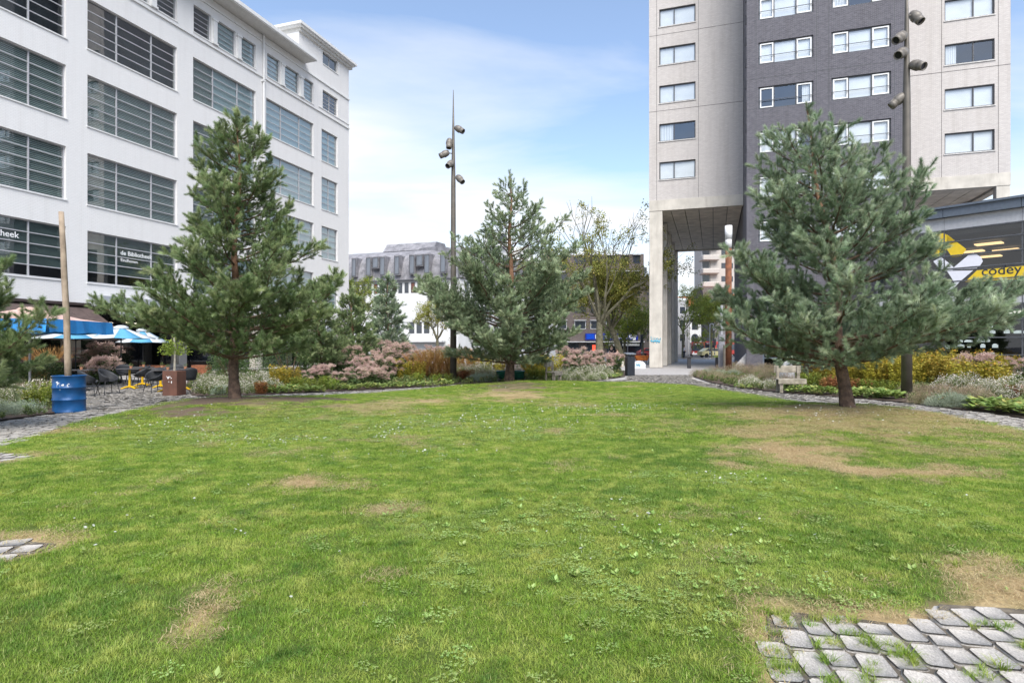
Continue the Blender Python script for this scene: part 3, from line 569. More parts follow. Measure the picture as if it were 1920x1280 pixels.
# ---------------------------------------------------------------- glazed pavilion
pv = empty('pavilion_building', (21.37, 30, 0), math.atan2(-.763, .647), 'low glazed library pavilion with blue grey roof edge and yellow and white window graphics', 'building')
palegrey = mat('pale_cladding', (.46,.465,.48), .5, var=.05, bump=.03); slate = mat('blue_grey_fascia', (.115,.14,.175), .4, var=.08, bump=.03)
X0, X1 = -3.0, 12
for i in range(5):
    a = X0+i*3.0-.0; MB().box(a+.01, a+2.99, -.25, .2, 7.88, 8.3).build('fascia_panel', slate, pv); MB().box(a+.006, a+2.994, -.02, .15, 7.25, 7.87).build('cladding_panel', palegrey, pv); MB().box(a+.006, a+2.994, -.02, .15, 3.52, 4.0).build('cladding_panel', palegrey, pv)
MB().box(X0-.1, X1, -.35, 12, 8.3, 8.4).build('roof', slate, pv)
MB().box(X0, X0+.2, .2, 12, 0, 8.3).build('side_wall', palegrey, pv)
MB().box(X0+.2, X1, .1, 12, 6.9, 7.0).box(X0+.2, X1, .1, 12, 3.6, 3.7).box(X0+.2, X1, 9, 9.2, 0, 7.2).build('interior_shell', interior, pv)
MB().box(X0, X1, -.06, .1, 0, .35).build('plinth', slate, pv)
dg = mat('graphite_bar', (.10,.105,.115), .4, bump=0)
for a, b in ((4.0,4.72),(4.72,5.35),(5.35,5.98),(5.98,6.67),(6.67,7.25),(.35,1.15),(1.15,1.97),(1.97,2.8),(2.8,3.52)):
    MB().box(X0, X1, -.04, .08, b-.03, b+.03).build('glazing_bar', dg, pv)
    for i in range(5): pane(pv, X0+i*3+.03, X0+i*3+2.97, .02, a+.03, b-.03, glass_dark)
for i in range(6): MB().box(X0+i*3-.03, X0+i*3+.03, -.02, .1, .35, 7.25).build('mullion', dg, pv)
lampo = emat('ceiling_panel_light', (1,.62,.28), 2.2)
for (lx, ly) in ((24.2,30.8),(26.7,32.8),(27.6,35.1),(25.2,33.3),(30,33.5)):
    dx, dy = lx-21.37, ly-30; MB().box(dx*.647-dy*.763-.55, dx*.647-dy*.763+.55, dx*.763+dy*.647-.3, dx*.763+dy*.647+.3, 6.72, 6.78).build('ceiling_light', lampo, pv)
for q in (1.2, 2.6): MB().box(1.8, 5.5, q+.4, q+.5, 3.2, 3.24).build('ceiling_light', emat('strip_light%d' % int(q), (1,.85,.75), 3), pv)
yel = mat('yellow_film', (.80,.56,.03), .5, var=.04, bump=0); wf = mat('white_film', (.80,.80,.86), .5, var=.02, bump=0); dkp = mat('dark_print', (.03,.035,.05), .5, bump=0)
def V_(px, py):
    """pavilion facade coordinates"""
    a = (px-960)/FOC; s = (a*30-21.37)/(.647+a*.763); return (s, EYE+(HY-py)*(30-.763*s)/FOC)
def film(pts, m, y=-.012): MB().prismv([V_(*p) for p in pts][::-1], y-.004, y).build('window_film', m, pv)
film([(1776,440),(1812,467),(1803,480),(1785,482),(1774,465)], yel); film([(1742,475),(1750,440),(1770,437),(1792,452),(1772,470),(1755,484)], yel)
film([(1790,500),(1820,475),(1826,474),(1840,482),(1843,490),(1838,498),(1832,503),(1786,506)], wf); film([(1750,490),(1765,482),(1782,495),(1790,503),(1786,507),(1765,508)], wf)
film([(1776,508),(1825,507),(1800,528),(1780,550),(1772,553),(1790,530)], wf, -.02); film([(1832,507),(1985,492),(1985,518),(1815,528),(1810,528)], yel, -.028)
a1 = V_(1840,517); text('codey', .62, (a1[0],-.034,a1[1]), (R(90),0,0), dkp, pv, bold=.004)
for px, py, w_, h_ in [(1857,611,7,8),(1861,622,8,7),(1888,621,8,8),(1911,622,14,6),(1801,639,7,6),(1816,639,12,5),(1839,638,12,7),(1853,638,5,6),(1798,648,16,7),(1817,649,5,5),(1843,648,7,8),(1866,648,8,8),(1860,663,7,7),(1776,650,8,7)]:
    s0, z0 = V_(px, py); w2 = w_*26.5/FOC/2*1.2; h2 = h_*26.5/FOC/2
    MB().prismv([(s0-w2,z0-h2),(s0+w2,z0-h2),(s0+w2,z0+h2*.4),(s0+w2*.3,z0+h2),(s0-w2*.5,z0+h2),(s0-w2,z0+h2*.2)][::-1], -.013, -.008).build('window_sticker', mat('pale_sticker', (.62,.7,.66), .6, bump=0), pv)
# stair wedge beside the tower
MB().add([(14.3,39.6,0),(15.3,39.2,0),(15.3,39.2,1.25),(14.35,39.9,0),(15.35,39.5,0),(15.35,39.5,1.25)], [(0,1,2),(5,4,3),(0,3,4,1),(1,4,5,2),(2,5,3,0)]).build('stair_wall', mat('pale_concrete', (.62,.6,.58), .8))
tag(bpy.data.objects['stair_wall'], 'pale sloping concrete stair cheek at the foot of the dark brick tower', 'wall')
# ---------------------------------------------------------------- leaf and needle templates (numpy)
def rodr(n, rng):
    v = rng.normal(size=(n,3)); return v/np.linalg.norm(v, axis=1)[:,None]
def cards(P, D, ln, wd, bv, up=None, fold=0.0, tri=False, rng=RNG):
    """leaf cards: base P, direction D, length, width -> rhombus (2 triangles) or needle (1 triangle)"""
    n = len(P); D = D/np.linalg.norm(D, axis=1)[:,None]; A = rodr(n, rng) if up is None else up
    S = np.cross(D, A); S /= np.linalg.norm(S, axis=1)[:,None]+1e-9; ln = np.broadcast_to(ln, n)[:,None]; wd = np.broadcast_to(wd, n)[:,None]
    if tri:
        V = np.stack([P-S*wd/2, P+S*wd/2, P+D*ln], 1).reshape(-1,3); F = np.arange(3*n).reshape(n,3); return V, F, np.repeat(bv, 3)
    Nn = np.cross(S, D); mid = P+D*ln*.45
    V = np.stack([P, mid+S*wd/2+Nn*ln*fold, P+D*ln, mid-S*wd/2+Nn*ln*fold], 1).reshape(-1,3); i = np.arange(n)[:,None]*4
    F = np.concatenate([i+[0,1,2], i+[0,2,3]]); return V, F, np.repeat(bv, 4)
def join(*parts):
    V=[];F=[];B=[];b=0
    for v,f,w in parts: V.append(v);F.append(f+b);B.append(w);b+=len(v)
    return np.concatenate(V),np.concatenate(F),np.concatenate(B)
def tuft_template(n, rng, ln=.075, shoot=.13, wd=.0042, spread=1.0):
    s = rng.random(n)**.8; P = np.stack([rng.normal(0,.003,n), rng.normal(0,.003,n), s*shoot], -1); a = rng.random(n)*2*np.pi
    el = spread*(1.15-.75*s)+rng.normal(0,.16,n); D = np.stack([np.sin(el)*np.cos(a), np.sin(el)*np.sin(a), np.cos(el)], -1)
    v, f, w = cards(P, D, ln*rng.uniform(.75,1.15,n), wd, .15+.6*s*rng.uniform(.5,1,n)+rng.uniform(0,.2,n), tri=True, rng=rng)
    st = MB().tube([(0,0,-.03),(0,0,shoot)], [.004,.002], 3, cap=False); fs = []
    for q in st.f: fs += [(q[0],q[1],q[2]),(q[0],q[2],q[3])]
    return join((v,f,w), (np.array([tuple(p) for p in st.v]), np.array(fs), np.full(len(st.v), 0.0)))
TUFTS = [tuft_template(150, np.random.default_rng(i)) for i in range(4)]
TUFTS_FAR = [tuft_template(46, np.random.default_rng(i+9), wd=.010, ln=.075) for i in range(3)]
def needlemat(name, dk, lt, tip):
    m = leafmat(name, dk, lt, None, rough=.5, trans=.22, nsc=1.1); nt = m.node_tree
    a = nt.nodes.new('ShaderNodeAttribute'); a.attribute_name = 'tint'; a.attribute_type = 'INSTANCER'; s = nt.nodes.new('ShaderNodeSeparateXYZ'); nt.links.new(a.outputs['Vector'], s.inputs[0])
    h = next(n for n in nt.nodes if n.type == 'HUE_SAT'); src = h.inputs['Color'].links[0].from_socket
    nt.links.new(mixc(nt, s.outputs[0], src, tip), h.inputs['Color']); nt.links.new(mth(nt, 'ADD', mth(nt, 'MULTIPLY', s.outputs[1], .7), .65), h.inputs['Value']); return m
needle_green = needlemat('pine_needles_green', (.09,.145,.05), (.26,.34,.145), (.44,.50,.26))
needle_blue = needlemat('pine_needles_blue', (.12,.185,.10), (.36,.455,.29), (.56,.62,.43))
needle_mid = needlemat('pine_needles_mid', (.125,.185,.09), (.36,.44,.26), (.54,.60,.39))
bark = mat('pine_bark', (.13,.085,.06), .95, var=.3, nscale=9, bump=1.0, bscale=28, c2=(.045,.03,.024), bdist=.03)
bark_red = mat('orange_pine_bark', (.24,.135,.08), .9, var=.3, nscale=12, bump=.7, bscale=50, c2=(.15,.075,.04))
twigm = mat('pine_twig', (.14,.095,.06), .9, var=.2, nscale=20, bump=.3)
def pine(name, base, H, env, label, nm, tufts=TUFTS, lean=(0,0), trunk_r=.15, seed=1, whorl=.42, nb=6, step=.13, group=None, specials=(), redfrom=.45, z_lo=None, side=.27, dens=1.0, leader=.5, tsc=1.0, bow=0, cut=1.0, rsc=.88, thin=(2,0)):
    """env: rows (height, left reach, right reach); each branch ends on that outline"""
    rg = np.random.default_rng(seed); root = empty(name, base, 0, label, 'tree', group)
    hs = [e[0] for e in env]
    def reach(z, th):
        l = np.interp(z, hs, [e[1] for e in env]); r = np.interp(z, hs, [e[2] for e in env]); c = math.cos(th)
        return (r*(1+c)+l*(1-c))/2
    def tp(z): t = z/H; return Vector((lean[0]*t*t+bow*math.sin(t*math.pi)+.05*math.sin(z*2.1+seed), lean[1]*t+.04*math.sin(z*1.7), z))
    K = 14; zs = [H*i/K for i in range(K+1)]; rr = [max(.012, trunk_r*(1-z/H)**.85+.006) for z in zs]; rr[0] *= 1.25
    zsp = [z for z in zs if z <= H*redfrom]; k = len(zsp)
    MB().tube([(0,0,-.15)]+[tp(z) for z in zsp], [rr[0]*1.12]+rr[:k], 12, cap=False).build('trunk', bark, root, smooth=True)
    MB().tube([tp(z) for z in zs[k-1:]], rr[k-1:], 9).build('upper_trunk', bark_red, root, smooth=True)
    br = MB(); TP = []; TD = []; TV = []
    def spray(p, d, q):
        if p.z > thin[0]*H and rg.random() < thin[1]: return
        TP.append(p); TD.append(d); TV.append(q)
    def branch(p0, tip, r0, curl):
        v = tip-p0; Ln = v.length; hz = Vector((v.x, v.y, 0)); ctrl = p0+hz*.6+Vector((0,0,v.z*.25))+Vector((rg.normal(0,.06),rg.normal(0,.06),0))*Ln
        n = max(4, int(Ln/.22)); pts = []
        for i in range(n+1):
            t = i/n; pts.append(p0*(1-t)**2+ctrl*2*t*(1-t)+tip*t*t+Vector((rg.normal(0,.012),rg.normal(0,.012),rg.normal(0,.012)))*Ln*.5)
        br.tube(pts, [r0*(1-.85*i/n)+.003 for i in range(n+1)], 5, cap=False)
        sd_ = 1
        m = max(3, int(Ln/step)); start = .16 if Ln < 1.2 else .24
        for i in range(m+1):
            t = start+(1-start)*i/m; j = min(n-1, int(t*n)); f = t*n-j; p = pts[j].lerp(pts[j+1], f); tg = (pts[j+1]-pts[j]).normalized(); sd_ = -sd_
            lat = tg.cross(Vector((0,0,1))).normalized()*sd_
            l = (side*1.35*Ln*(1-t)**.7+.2)*rg.uniform(.6,1.3)
            d = (tg*rg.uniform(.45,.9)+lat*rg.uniform(.5,1)+Vector((0,0,rg.uniform(-.18,.5)))).normalized()
            q = p; ms = max(1, int(l/.11)); pl = [p.copy()]
            for s_ in range(ms):
                d = (d+Vector((0,0,.11))+tg*.08+Vector(rg.normal(0,.12,3))).normalized(); q = q+d*(l/ms); pl.append(q.copy())
                for _k in range(2):
                    if rg.random() < dens: d2 = (d*.7+Vector(rg.normal(0,.55,3))+Vector((0,0,.3))).normalized(); spray(q+d2*.05, d2, t)
            if ms > 1: br.tube(pl, [.007]+[.004]*(len(pl)-1), 3, cap=False)
            spray(q, d, t); 
            if t > .55: spray(p, (tg+Vector(rg.normal(0,.4,3))).normalized(), t)
        for s_ in range(3): spray(pts[-1]-tg*.05*s_, (tg+Vector((0,0,.35))+Vector(rg.normal(0,.3,3))).normalized(), 1)
    z = (z_lo if z_lo else hs[0]); a0 = rg.random()*6.28
    while z < H-leader*.6:
        frac = (z-hs[0])/(H-hs[0]); n = max(3, int(round(nb*(1-.35*frac)))); a0 += rg.uniform(.5,1.2)
        for i in range(n):
            th = a0+2*math.pi*(i+rg.uniform(-.25,.25))/n; zt = z+rg.uniform(-.2,.2)
            Lr = max(.10, reach(zt, th)*rg.uniform(.62,.97)*rsc); 
            if rg.random() > cut: continue
            rise = rg.uniform(.10,.34)+.42*frac; zr = min(max(zt-Lr*rise, hs[0]*.72+rg.uniform(0,.1)), H-.2); p0 = tp(zr)
            cx = tp(min(zt, H)); tip = Vector((cx.x+Lr*math.cos(th), cx.y+Lr*math.sin(th), zt+rg.uniform(-.05,.12)*Lr)); branch(p0, tip, .012+.011*Lr, 0)
        z += whorl*rg.uniform(.8,1.15)*(1-.25*frac)
    for (x, y, zz, zr) in specials: branch(tp(zr), Vector((x, y, zz)), .03, 0)
    zz = H-leader
    while zz < H: spray(tp(zz), Vector((rg.normal(0,.35), rg.normal(0,.35), 1)).normalized(), 1); spray(tp(zz), Vector(rg.normal(0,.6,3)).normalized()+Vector((0,0,.8)), 1); zz += .05
    br.build('branches', twigm, root); n = len(TP); fill = rg.random(n)
    P = np.array([tuple(p) for p in TP]); Dr = [tuple(d) for d in TD]; tv = np.array(TV)
    rot = euler_to(Dr, rg.random(n)*6.28); sc = rg.uniform(.75,1.3,n)*tsc*(.85+.3*(tv > .8))
    tint = np.stack([np.clip(rg.random(n)*1.2-.75+.45*(tv > .85), 0, 1), rg.random(n), tv], -1)
    o = scatter('needles', tufts, P, rot, sc, rg.integers(0, len(tufts), n), tint, nm, root); tag(o, kind='stuff'); return root
def envpx(px0, Y, base_z, rows_):
    """outline rows measured against the trunk: (photo row, left edge, right edge) -> metres at that distance"""
    return sorted([(EYE+(HY-y)*Y/FOC-base_z, max(.1, (px0-l)*Y/FOC), max(.1, (r-px0)*Y/FOC)) for y, l, r in rows_])
bx, by = at(440, 14.6)
pine('pine_tree', (bx, by, .27), 6.75, envpx(446, 14.6, .27, [(645,330,590),(625,290,625),(590,225,632),(560,238,640),(520,290,645),(485,345,640),(460,350,600),(430,352,575),(400,352,548),(360,378,535),(320,372,528),(290,372,505),(262,400,490),(240,425,475),(225,438,462)]),
     'large dark green pine on the bare mound between blue barrel and left lamp post', needle_green, seed=3, trunk_r=.118, lean=(.12,0), nb=7, whorl=.42, rsc=.96, specials=[(-2.95,-.2,2.15,1.3),(2.4,.3,2.75,1.6)])
bx, by = at(1585, 12.4)
pine('pine_tree', (bx, by, .25), 6.1, envpx(1575, 12.4, .25, [(665,1420,1700),(640,1385,1790),(610,1350,1850),(575,1350,1880),(540,1375,1800),(505,1400,1750),(470,1425,1735),(430,1435,1740),(390,1435,1745),(350,1440,1735),(310,1450,1690),(275,1480,1640),(250,1485,1610),(225,1495,1560),(205,1505,1530)]),
     'large blue green pine on the worn grass mound in front of the dark brick tower', needle_blue, seed=8, trunk_r=.12, lean=(-.85,0), bow=-.08, nb=7, whorl=.42,
     rsc=.95, cut=.97, dens=1.0, thin=(.75,.3), specials=[(3.4,-.3,2.35,1.2),(3.1,.2,1.9,1.1),(1.45,-.2,4.7,2.6),(2.9,-.5,1.75,1.1),(.45,.1,5.1,3.2),(-2.5,.2,2.3,1.2),(-2.35,-.6,3.0,1.5),(-2.5,-.5,1.7,1.0)])
bx, by = at(957, 25)
pine('pine_tree', (bx, by, .17), 8.55, envpx(957, 25, .17, [(672,850,1020),(640,800,1085),(600,795,1110),(560,785,1105),(520,800,1100),(490,830,1085),(465,850,1050),(440,905,1035),(410,912,1025),(385,918,1010),(360,925,985),(335,948,972),(315,952,962)]),
     'broad blue green pine with a thin open top standing in the green tub', needle_mid, seed=5, trunk_r=.17, nb=7, whorl=.52, step=.17, leader=1.1, tsc=1.25, thin=(.5,.5), cut=.86, rsc=1.12, specials=[(2.3,0,6.6,5.2),(-2.6,.2,5.1,3.2),(-3.6,-.3,3.9,2.2),(2.9,.3,5.6,4.0),(1.2,.2,7.2,5.9),(-1.0,0,6.4,5.4)])
px_, py_ = -8.0, 9.7
pine('pine_tree', (-10.05, 10.6, .02), 3.3, [(.75,1.3,1.35),(1.2,1.5,1.75),(1.7,1.3,1.45),(2.2,1.0,1.2),(2.7,.6,.8),(3.2,.15,.3)], 'green pine cut by the left photo edge in front of the brown awning', needle_green, seed=14, trunk_r=.09, nb=7, whorl=.34, leader=.4, specials=[(1.9,-.1,1.95,.9),(1.2,-.3,2.7,1.6)])
def fpine(px, Y, H, wpx, label, nm, seed, lo=.9, **k):
    x, y = at(px, Y); w = wpx*Y/FOC/2
    return pine('pine_tree', (x, y, 0), H, [(lo,w*.8,w*.8),(H*.3,w,w),(H*.5,w*.72,w*.75),(H*.7,w*.5,w*.45),(H*.88,w*.28,w*.25),(H,.12,.12)], label, nm, tufts=TUFTS_FAR, seed=seed, trunk_r=.1, nb=6, whorl=.42, step=.2, tsc=1.5, leader=.5, **k)
fpine(726, 38, 6.0, 112, 'small blue green pine in front of the white mansard building', needle_blue, 21)
fpine(660, 33, 4.6, 120, 'pale green pine growing just right of the white office corner', needle_green, 22)
fpine(600, 28, 4.6, 110, 'green pine behind the pink flowers beside the big left pine', needle_green, 25)
fpine(1514, 23.5, 3.1, 150, 'small dark pine with thick trunk behind the weathered bench on the right', needle_blue, 23, lo=.9)
# ---------------------------------------------------------------- lawn grass
def blade_patch(n, size, rng, hmin, hmax, wd):
    P = np.stack([rng.uniform(-size/2,size/2,n), rng.uniform(-size/2,size/2,n), np.full(n,-.004)], -1); a = rng.random(n)*2*np.pi; el = np.abs(rng.normal(.55,.35,n))
    D = np.stack([np.sin(el)*np.cos(a), np.sin(el)*np.sin(a), np.cos(el)], -1); h = rng.uniform(hmin,hmax,n); S = np.stack([-np.sin(a+rng.normal(0,.6,n)), np.cos(a), np.zeros(n)], -1)
    w = (wd*rng.uniform(.7,1.3,n))[:,None]; mid = P+D*(h*.55)[:,None]; tip = mid+(D+np.stack([np.cos(a)*.7,np.sin(a)*.7,-.25*np.ones(n)],-1))*(h*.5)[:,None]
    V = np.stack([P-S*w/2, P+S*w/2, mid+S*w*.42, mid-S*w*.42, tip], 1).reshape(-1,3); i = np.arange(n)[:,None]*5
    return V, np.concatenate([i+[0,1,2], i+[0,2,3], i+[3,2,4]]), np.repeat(rng.random(n), 5)
GR = [blade_patch(620, .36, np.random.default_rng(40+i), .014, .036, .0026) for i in range(4)]
gm = leafmat('grass_blades', (.13,.225,.022), (.33,.49,.055), (.48,.50,.15), rough=.5, trans=.38, nsc=.8); nt = gm.node_tree
a_ = nt.nodes.new('ShaderNodeAttribute'); a_.attribute_name = 'tint'; a_.attribute_type = 'INSTANCER'; s_ = nt.nodes.new('ShaderNodeSeparateXYZ'); nt.links.new(a_.outputs['Vector'], s_.inputs[0])
h_ = next(n for n in nt.nodes if n.type == 'HUE_SAT'); src = h_.inputs['Color'].links[0].from_socket; ab = nt.nodes.new('ShaderNodeAttribute'); ab.attribute_name = 'bv'
c1 = mixc(nt, mth(nt, 'MULTIPLY', s_.outputs[1], .75), src, (.42,.50,.10)); c1 = mixc(nt, mth(nt, 'MULTIPLY', s_.outputs[2], .7), c1, (.075,.18,.03)); dryc = mixc(nt, ab.outputs['Fac'], (.34,.24,.11), (.70,.58,.34))
f_ = mth(nt, 'MULTIPLY', mth(nt, 'SUBTRACT', mth(nt, 'ADD', s_.outputs[0], mth(nt, 'MULTIPLY', ab.outputs['Fac'], .6)), .5), 2.2, clamp=True)
for l in list(h_.inputs['Value'].links): nt.links.remove(l)
h_.inputs['Value'].default_value = 1.0
gp_ = nt.nodes.new('ShaderNodeNewGeometry'); nn = nt.nodes.new('ShaderNodeTexNoise'); nn.inputs['Scale'].default_value = 3.2; nn.inputs['Detail'].default_value = 5; nn.inputs['Roughness'].default_value = .65; nt.links.new(gp_.outputs['Position'], nn.inputs['Vector'])
c1 = mixc(nt, mth(nt, 'MULTIPLY', mth(nt, 'SUBTRACT', nn.outputs[0], .5, clamp=True), 7, clamp=True), c1, (.44,.50,.11)); c1 = mixc(nt, mth(nt, 'MULTIPLY', mth(nt, 'SUBTRACT', .46, nn.outputs[0], clamp=True), 6, clamp=True), c1, (.10,.21,.03))
nt.links.new(mixc(nt, f_, c1, dryc), h_.inputs['Color'])
def lawn_points(sp, x0, x1, y0, y1, rg, jit=.5):
    gx_ = np.arange(x0, x1, sp); gy_ = np.arange(y0, y1, sp); X, Y = np.meshgrid(gx_, gy_); X = X.ravel()+rg.uniform(-jit,jit,X.size)*sp; Y = Y.ravel()+rg.uniform(-jit,jit,Y.size)*sp
    k = inpoly(X, Y, LAWN) & (np.abs(X) < Y*.88+1.2)
    return X[k], Y[k]
def excl(X, Y, m=.0):
    k = np.ones(len(X), bool)
    for P_ in (PATCH, LP1, LP2): k &= ~(inpoly(X, Y, P_) | (pdist(X, Y, P_) < m))
    return k
def lawn_z(X, Y):
    d = pdist(X, Y, LAWN)
    for P_ in (PATCH, LP1, LP2): d = np.where(inpoly(X, Y, P_), 0, np.minimum(d, pdist(X, Y, P_)*2.2))
    return lawn_h(X, Y, d)
rg = np.random.default_rng(77); X1, Y1 = lawn_points(.17, -13, 12, 1.9, 9.5, rg); X2, Y2 = lawn_points(.27, -13, 12, 9.5, 27, rg); X = np.concatenate([X1, X2]); Y = np.concatenate([Y1, Y2])
k = excl(X, Y, .07); X, Y = X[k], Y[k]; D1, B1, YL, DK = cover(X, Y); k = (rg.random(len(X)) > np.clip(B1*1.7, 0, .98)) & (rg.random(len(X)) > np.clip(D1*np.where(Y < 6, 3, .9), 0, .95)); X, Y, D1, B1, YL, DK = (q[k] for q in (X, Y, D1, B1, YL, DK))
n = len(X); hh = (.62+.75*fbm(X*1.7, Y*1.7, 91))*(1-.7*D1)*(1+.45*DK)*(1-.25*YL)*np.where(Y > 9.5, 1.15, 1)
sc = np.stack([rg.uniform(.95,1.2,n)*np.where(Y > 9.5, 1.5, 1), rg.uniform(.95,1.2,n)*np.where(Y > 9.5, 1.5, 1), hh], -1)
go = scatter('grass', GR, np.stack([X, Y, lawn_z(X, Y)], -1), np.stack([np.zeros(n), np.zeros(n), rg.random(n)*6.28], -1), sc, rg.integers(0, 4, n), np.stack([D1, YL, DK], -1), gm); tag(go, kind='stuff')
# longer tufts, also between the old setts
TG = [blade_patch(60, .07, np.random.default_rng(60+i), .05, .10, .004) for i in range(3)]
xs = []; 
for _ in range(900):
    x, y = rg.uniform(1.2,3.3), rg.uniform(2.4,3.7); xs.append((x, y, 1 if rg.random() < .5 else 0))
xs = np.array(xs); k = inpoly(xs[:,0], xs[:,1], PATCH) & ((xs[:,0] < 1.75+.35*fbm(xs[:,0]*3, xs[:,1]*3, 3)) | (fbm(xs[:,0]*4, xs[:,1]*4, 13) > .62)); xs = xs[k][:85]
E_x = np.concatenate([xs[:,0], rg.uniform(-4,4,420)]); E_y = np.concatenate([xs[:,1], rg.uniform(2.6,7,420)]); ins_ = inpoly(E_x, E_y, PATCH); kk = ~ins_ | (np.arange(len(E_x)) < len(xs)); kk &= (cover(E_x, E_y)[0] < .35) | ins_
E_x, E_y, ins_ = E_x[kk], E_y[kk], ins_[kk]; n = len(E_x); zt = np.where(ins_, .0, lawn_z(E_x, E_y))
s_ = np.where(ins_, rg.uniform(.5,.9,n), rg.uniform(.5,.85,n)); to = scatter('grass_tufts', TG, np.stack([E_x, E_y, zt], -1), np.stack([np.zeros(n), np.zeros(n), rg.random(n)*6.28], -1), s_, rg.integers(0, 3, n), np.stack([np.zeros(n), rg.random(n)*.5, rg.random(n)*.5], -1), gm); tag(to, kind='stuff')
# broad leaved weeds and clover
def rosette(n, rng, ln, wd, flat=1.15):
    a = rng.random(n)*6.28; el = rng.uniform(flat-.35, flat+.25, n); D = np.stack([np.sin(el)*np.cos(a), np.sin(el)*np.sin(a), np.cos(el)], -1); P = D*.008+np.array([0,0,.012]); P[:,2] += rng.uniform(0,.02,n)
    return cards(P, D, ln*rng.uniform(.6,1.1,n), wd*rng.uniform(.8,1.1,n), rng.random(n), up=np.tile([[0,0,1.0]], (n,1))+rng.normal(0,.2,(n,3)), fold=-.08, rng=rng)
def cloverp(n, rng, size):
    P = np.stack([rng.uniform(-size,size,n), rng.uniform(-size,size,n), rng.uniform(.025,.05,n)], -1); out = []
    for j in range(3):
        a = rng.random(n)*.6+j*2.09; D = np.stack([np.cos(a), np.sin(a), rng.uniform(-.1,.35,n)], -1); out.append(cards(P, D, .014, .014, rng.random(n), up=np.tile([[0,0,1.0]], (n,1)), rng=rng))
    return join(*out)
RO = [rosette(9, np.random.default_rng(i), .05, .026) for i in range(3)]+[rosette(6, np.random.default_rng(i+5), .07, .04, 1.0) for i in range(2)]+[cloverp(34, np.random.default_rng(i), .1) for i in range(3)]
wm = leafmat('weed_leaves', (.19,.30,.06), (.38,.50,.15), (.50,.56,.24), rough=.45, trans=.25, nsc=2)
X, Y = rg.uniform(-9,10,17000), 2.4+14*rg.random(17000)**1.3; D1, B1, YL, DK = cover(X, Y); pz = fbm(X*.8, Y*.8, 101); p = np.clip((YL-.25)*1.6+(pz-.5)*1.2, 0, 1)*(1-D1*.4)*(1-B1*.7)
br_ = np.exp(-(((X-1.0)/1.3)**2+((Y-4.6)/1.3)**2))+.8*np.exp(-(((X-1.9)/1.0)**2+((Y-4.0)/.7)**2)); p = np.clip(p*.9+br_*.5+.05, 0, 1); k = inpoly(X, Y, LAWN) & excl(X, Y, .05) & (rg.random(len(X)) < p) & (np.abs(X) < Y*.88+.5); X, Y, YL, br_ = X[k], Y[k], YL[k], br_[k]; n = len(X)
pk = np.where(rg.random(n) < np.clip(.18+br_*.5, 0, .8), rg.integers(0, 5, n), rg.integers(5, 8, n))
wo = scatter('clover_and_plantain', RO, np.stack([X, Y, lawn_z(X, Y)], -1), np.stack([rg.normal(0,.1,n), rg.normal(0,.1,n), rg.random(n)*6.28], -1), rg.uniform(.35,.75,n), pk, np.zeros((n,3)), wm); tag(wo, kind='stuff')
# white clover heads and daisies
def daisy(rng):
    m_ = MB(); 
    for i in range(7): a = i*.9; m_.add([(0,0,.03),(.009*math.cos(a-.3),.009*math.sin(a-.3),.033),(.011*math.cos(a),.011*math.sin(a),.032),(.009*math.cos(a+.3),.009*math.sin(a+.3),.033)], [(0,1,2),(0,2,3)])
    m_.add([(-.001,0,0),(.001,0,0),(0,0,.03)], [(0,1,2)]); v = np.array(m_.v); return v, np.array(m_.f), rng.random(len(v))
petal = leafmat('white_petals', (.62,.62,.56), (.80,.80,.76), None, rough=.6, trans=.2)
FL = [E_(*e) for e in [(740,820,40,8,1),(360,822,70,12,.8),(560,833,60,10,.7),(900,800,200,16,.5),(470,835,60,8,.7),(900,900,40,8,.7),(1340,900,90,12,.9),(1180,945,60,10,.7),(620,860,50,8,.5),(1120,770,160,9,.5),(240,975,90,20,.35),(480,1010,60,10,.5),(980,770,80,8,.5),(1560,800,120,16,.3),(820,850,90,10,.5),(1250,1010,200,40,.25),(350,800,160,10,.4),(670,1040,60,10,.4)]]
X, Y = rg.uniform(-9,10,42000), 3+20*rg.random(42000); p = blobs(X, Y, FL, 2.5, 111)*.55+.005; k = inpoly(X, Y, LAWN) & excl(X, Y, .05) & (rg.random(len(X)) < p); X, Y = X[k], Y[k]; n = len(X)
fo = scatter('lawn_daisies', [daisy(rg)], np.stack([X, Y, lawn_z(X, Y)+.005], -1), np.stack([rg.normal(0,.3,n), rg.normal(0,.3,n), rg.random(n)*6.28], -1), rg.uniform(.5,1.0,n)*(1+Y*.06), np.zeros(n), np.zeros((n,3)), petal); tag(fo, kind='stuff')
# dry thatch straws on the worn spots
TH = [blade_patch(90, .25, np.random.default_rng(70+i), .03, .07, .003) for i in range(2)]
for q in TH: q[0][:,2] *= .3
X1, Y1 = lawn_points(.11, -9, 9, 2, 12, rg); D1, B1, _, _ = cover(X1, Y1); k = excl(X1, Y1, -.1) & (rg.random(len(X1)) < D1*1.0); X1, Y1 = X1[k], Y1[k]; n = len(X1)
so = scatter('dry_straw', TH, np.stack([X1, Y1, lawn_z(X1, Y1)+.012], -1), np.stack([np.zeros(n), np.zeros(n), rg.random(n)*6.28], -1), rg.uniform(.7,1.2,n), rg.integers(0, 2, n), np.tile([[1.0,0,0]], (n,1)), gm); tag(so, kind='stuff')
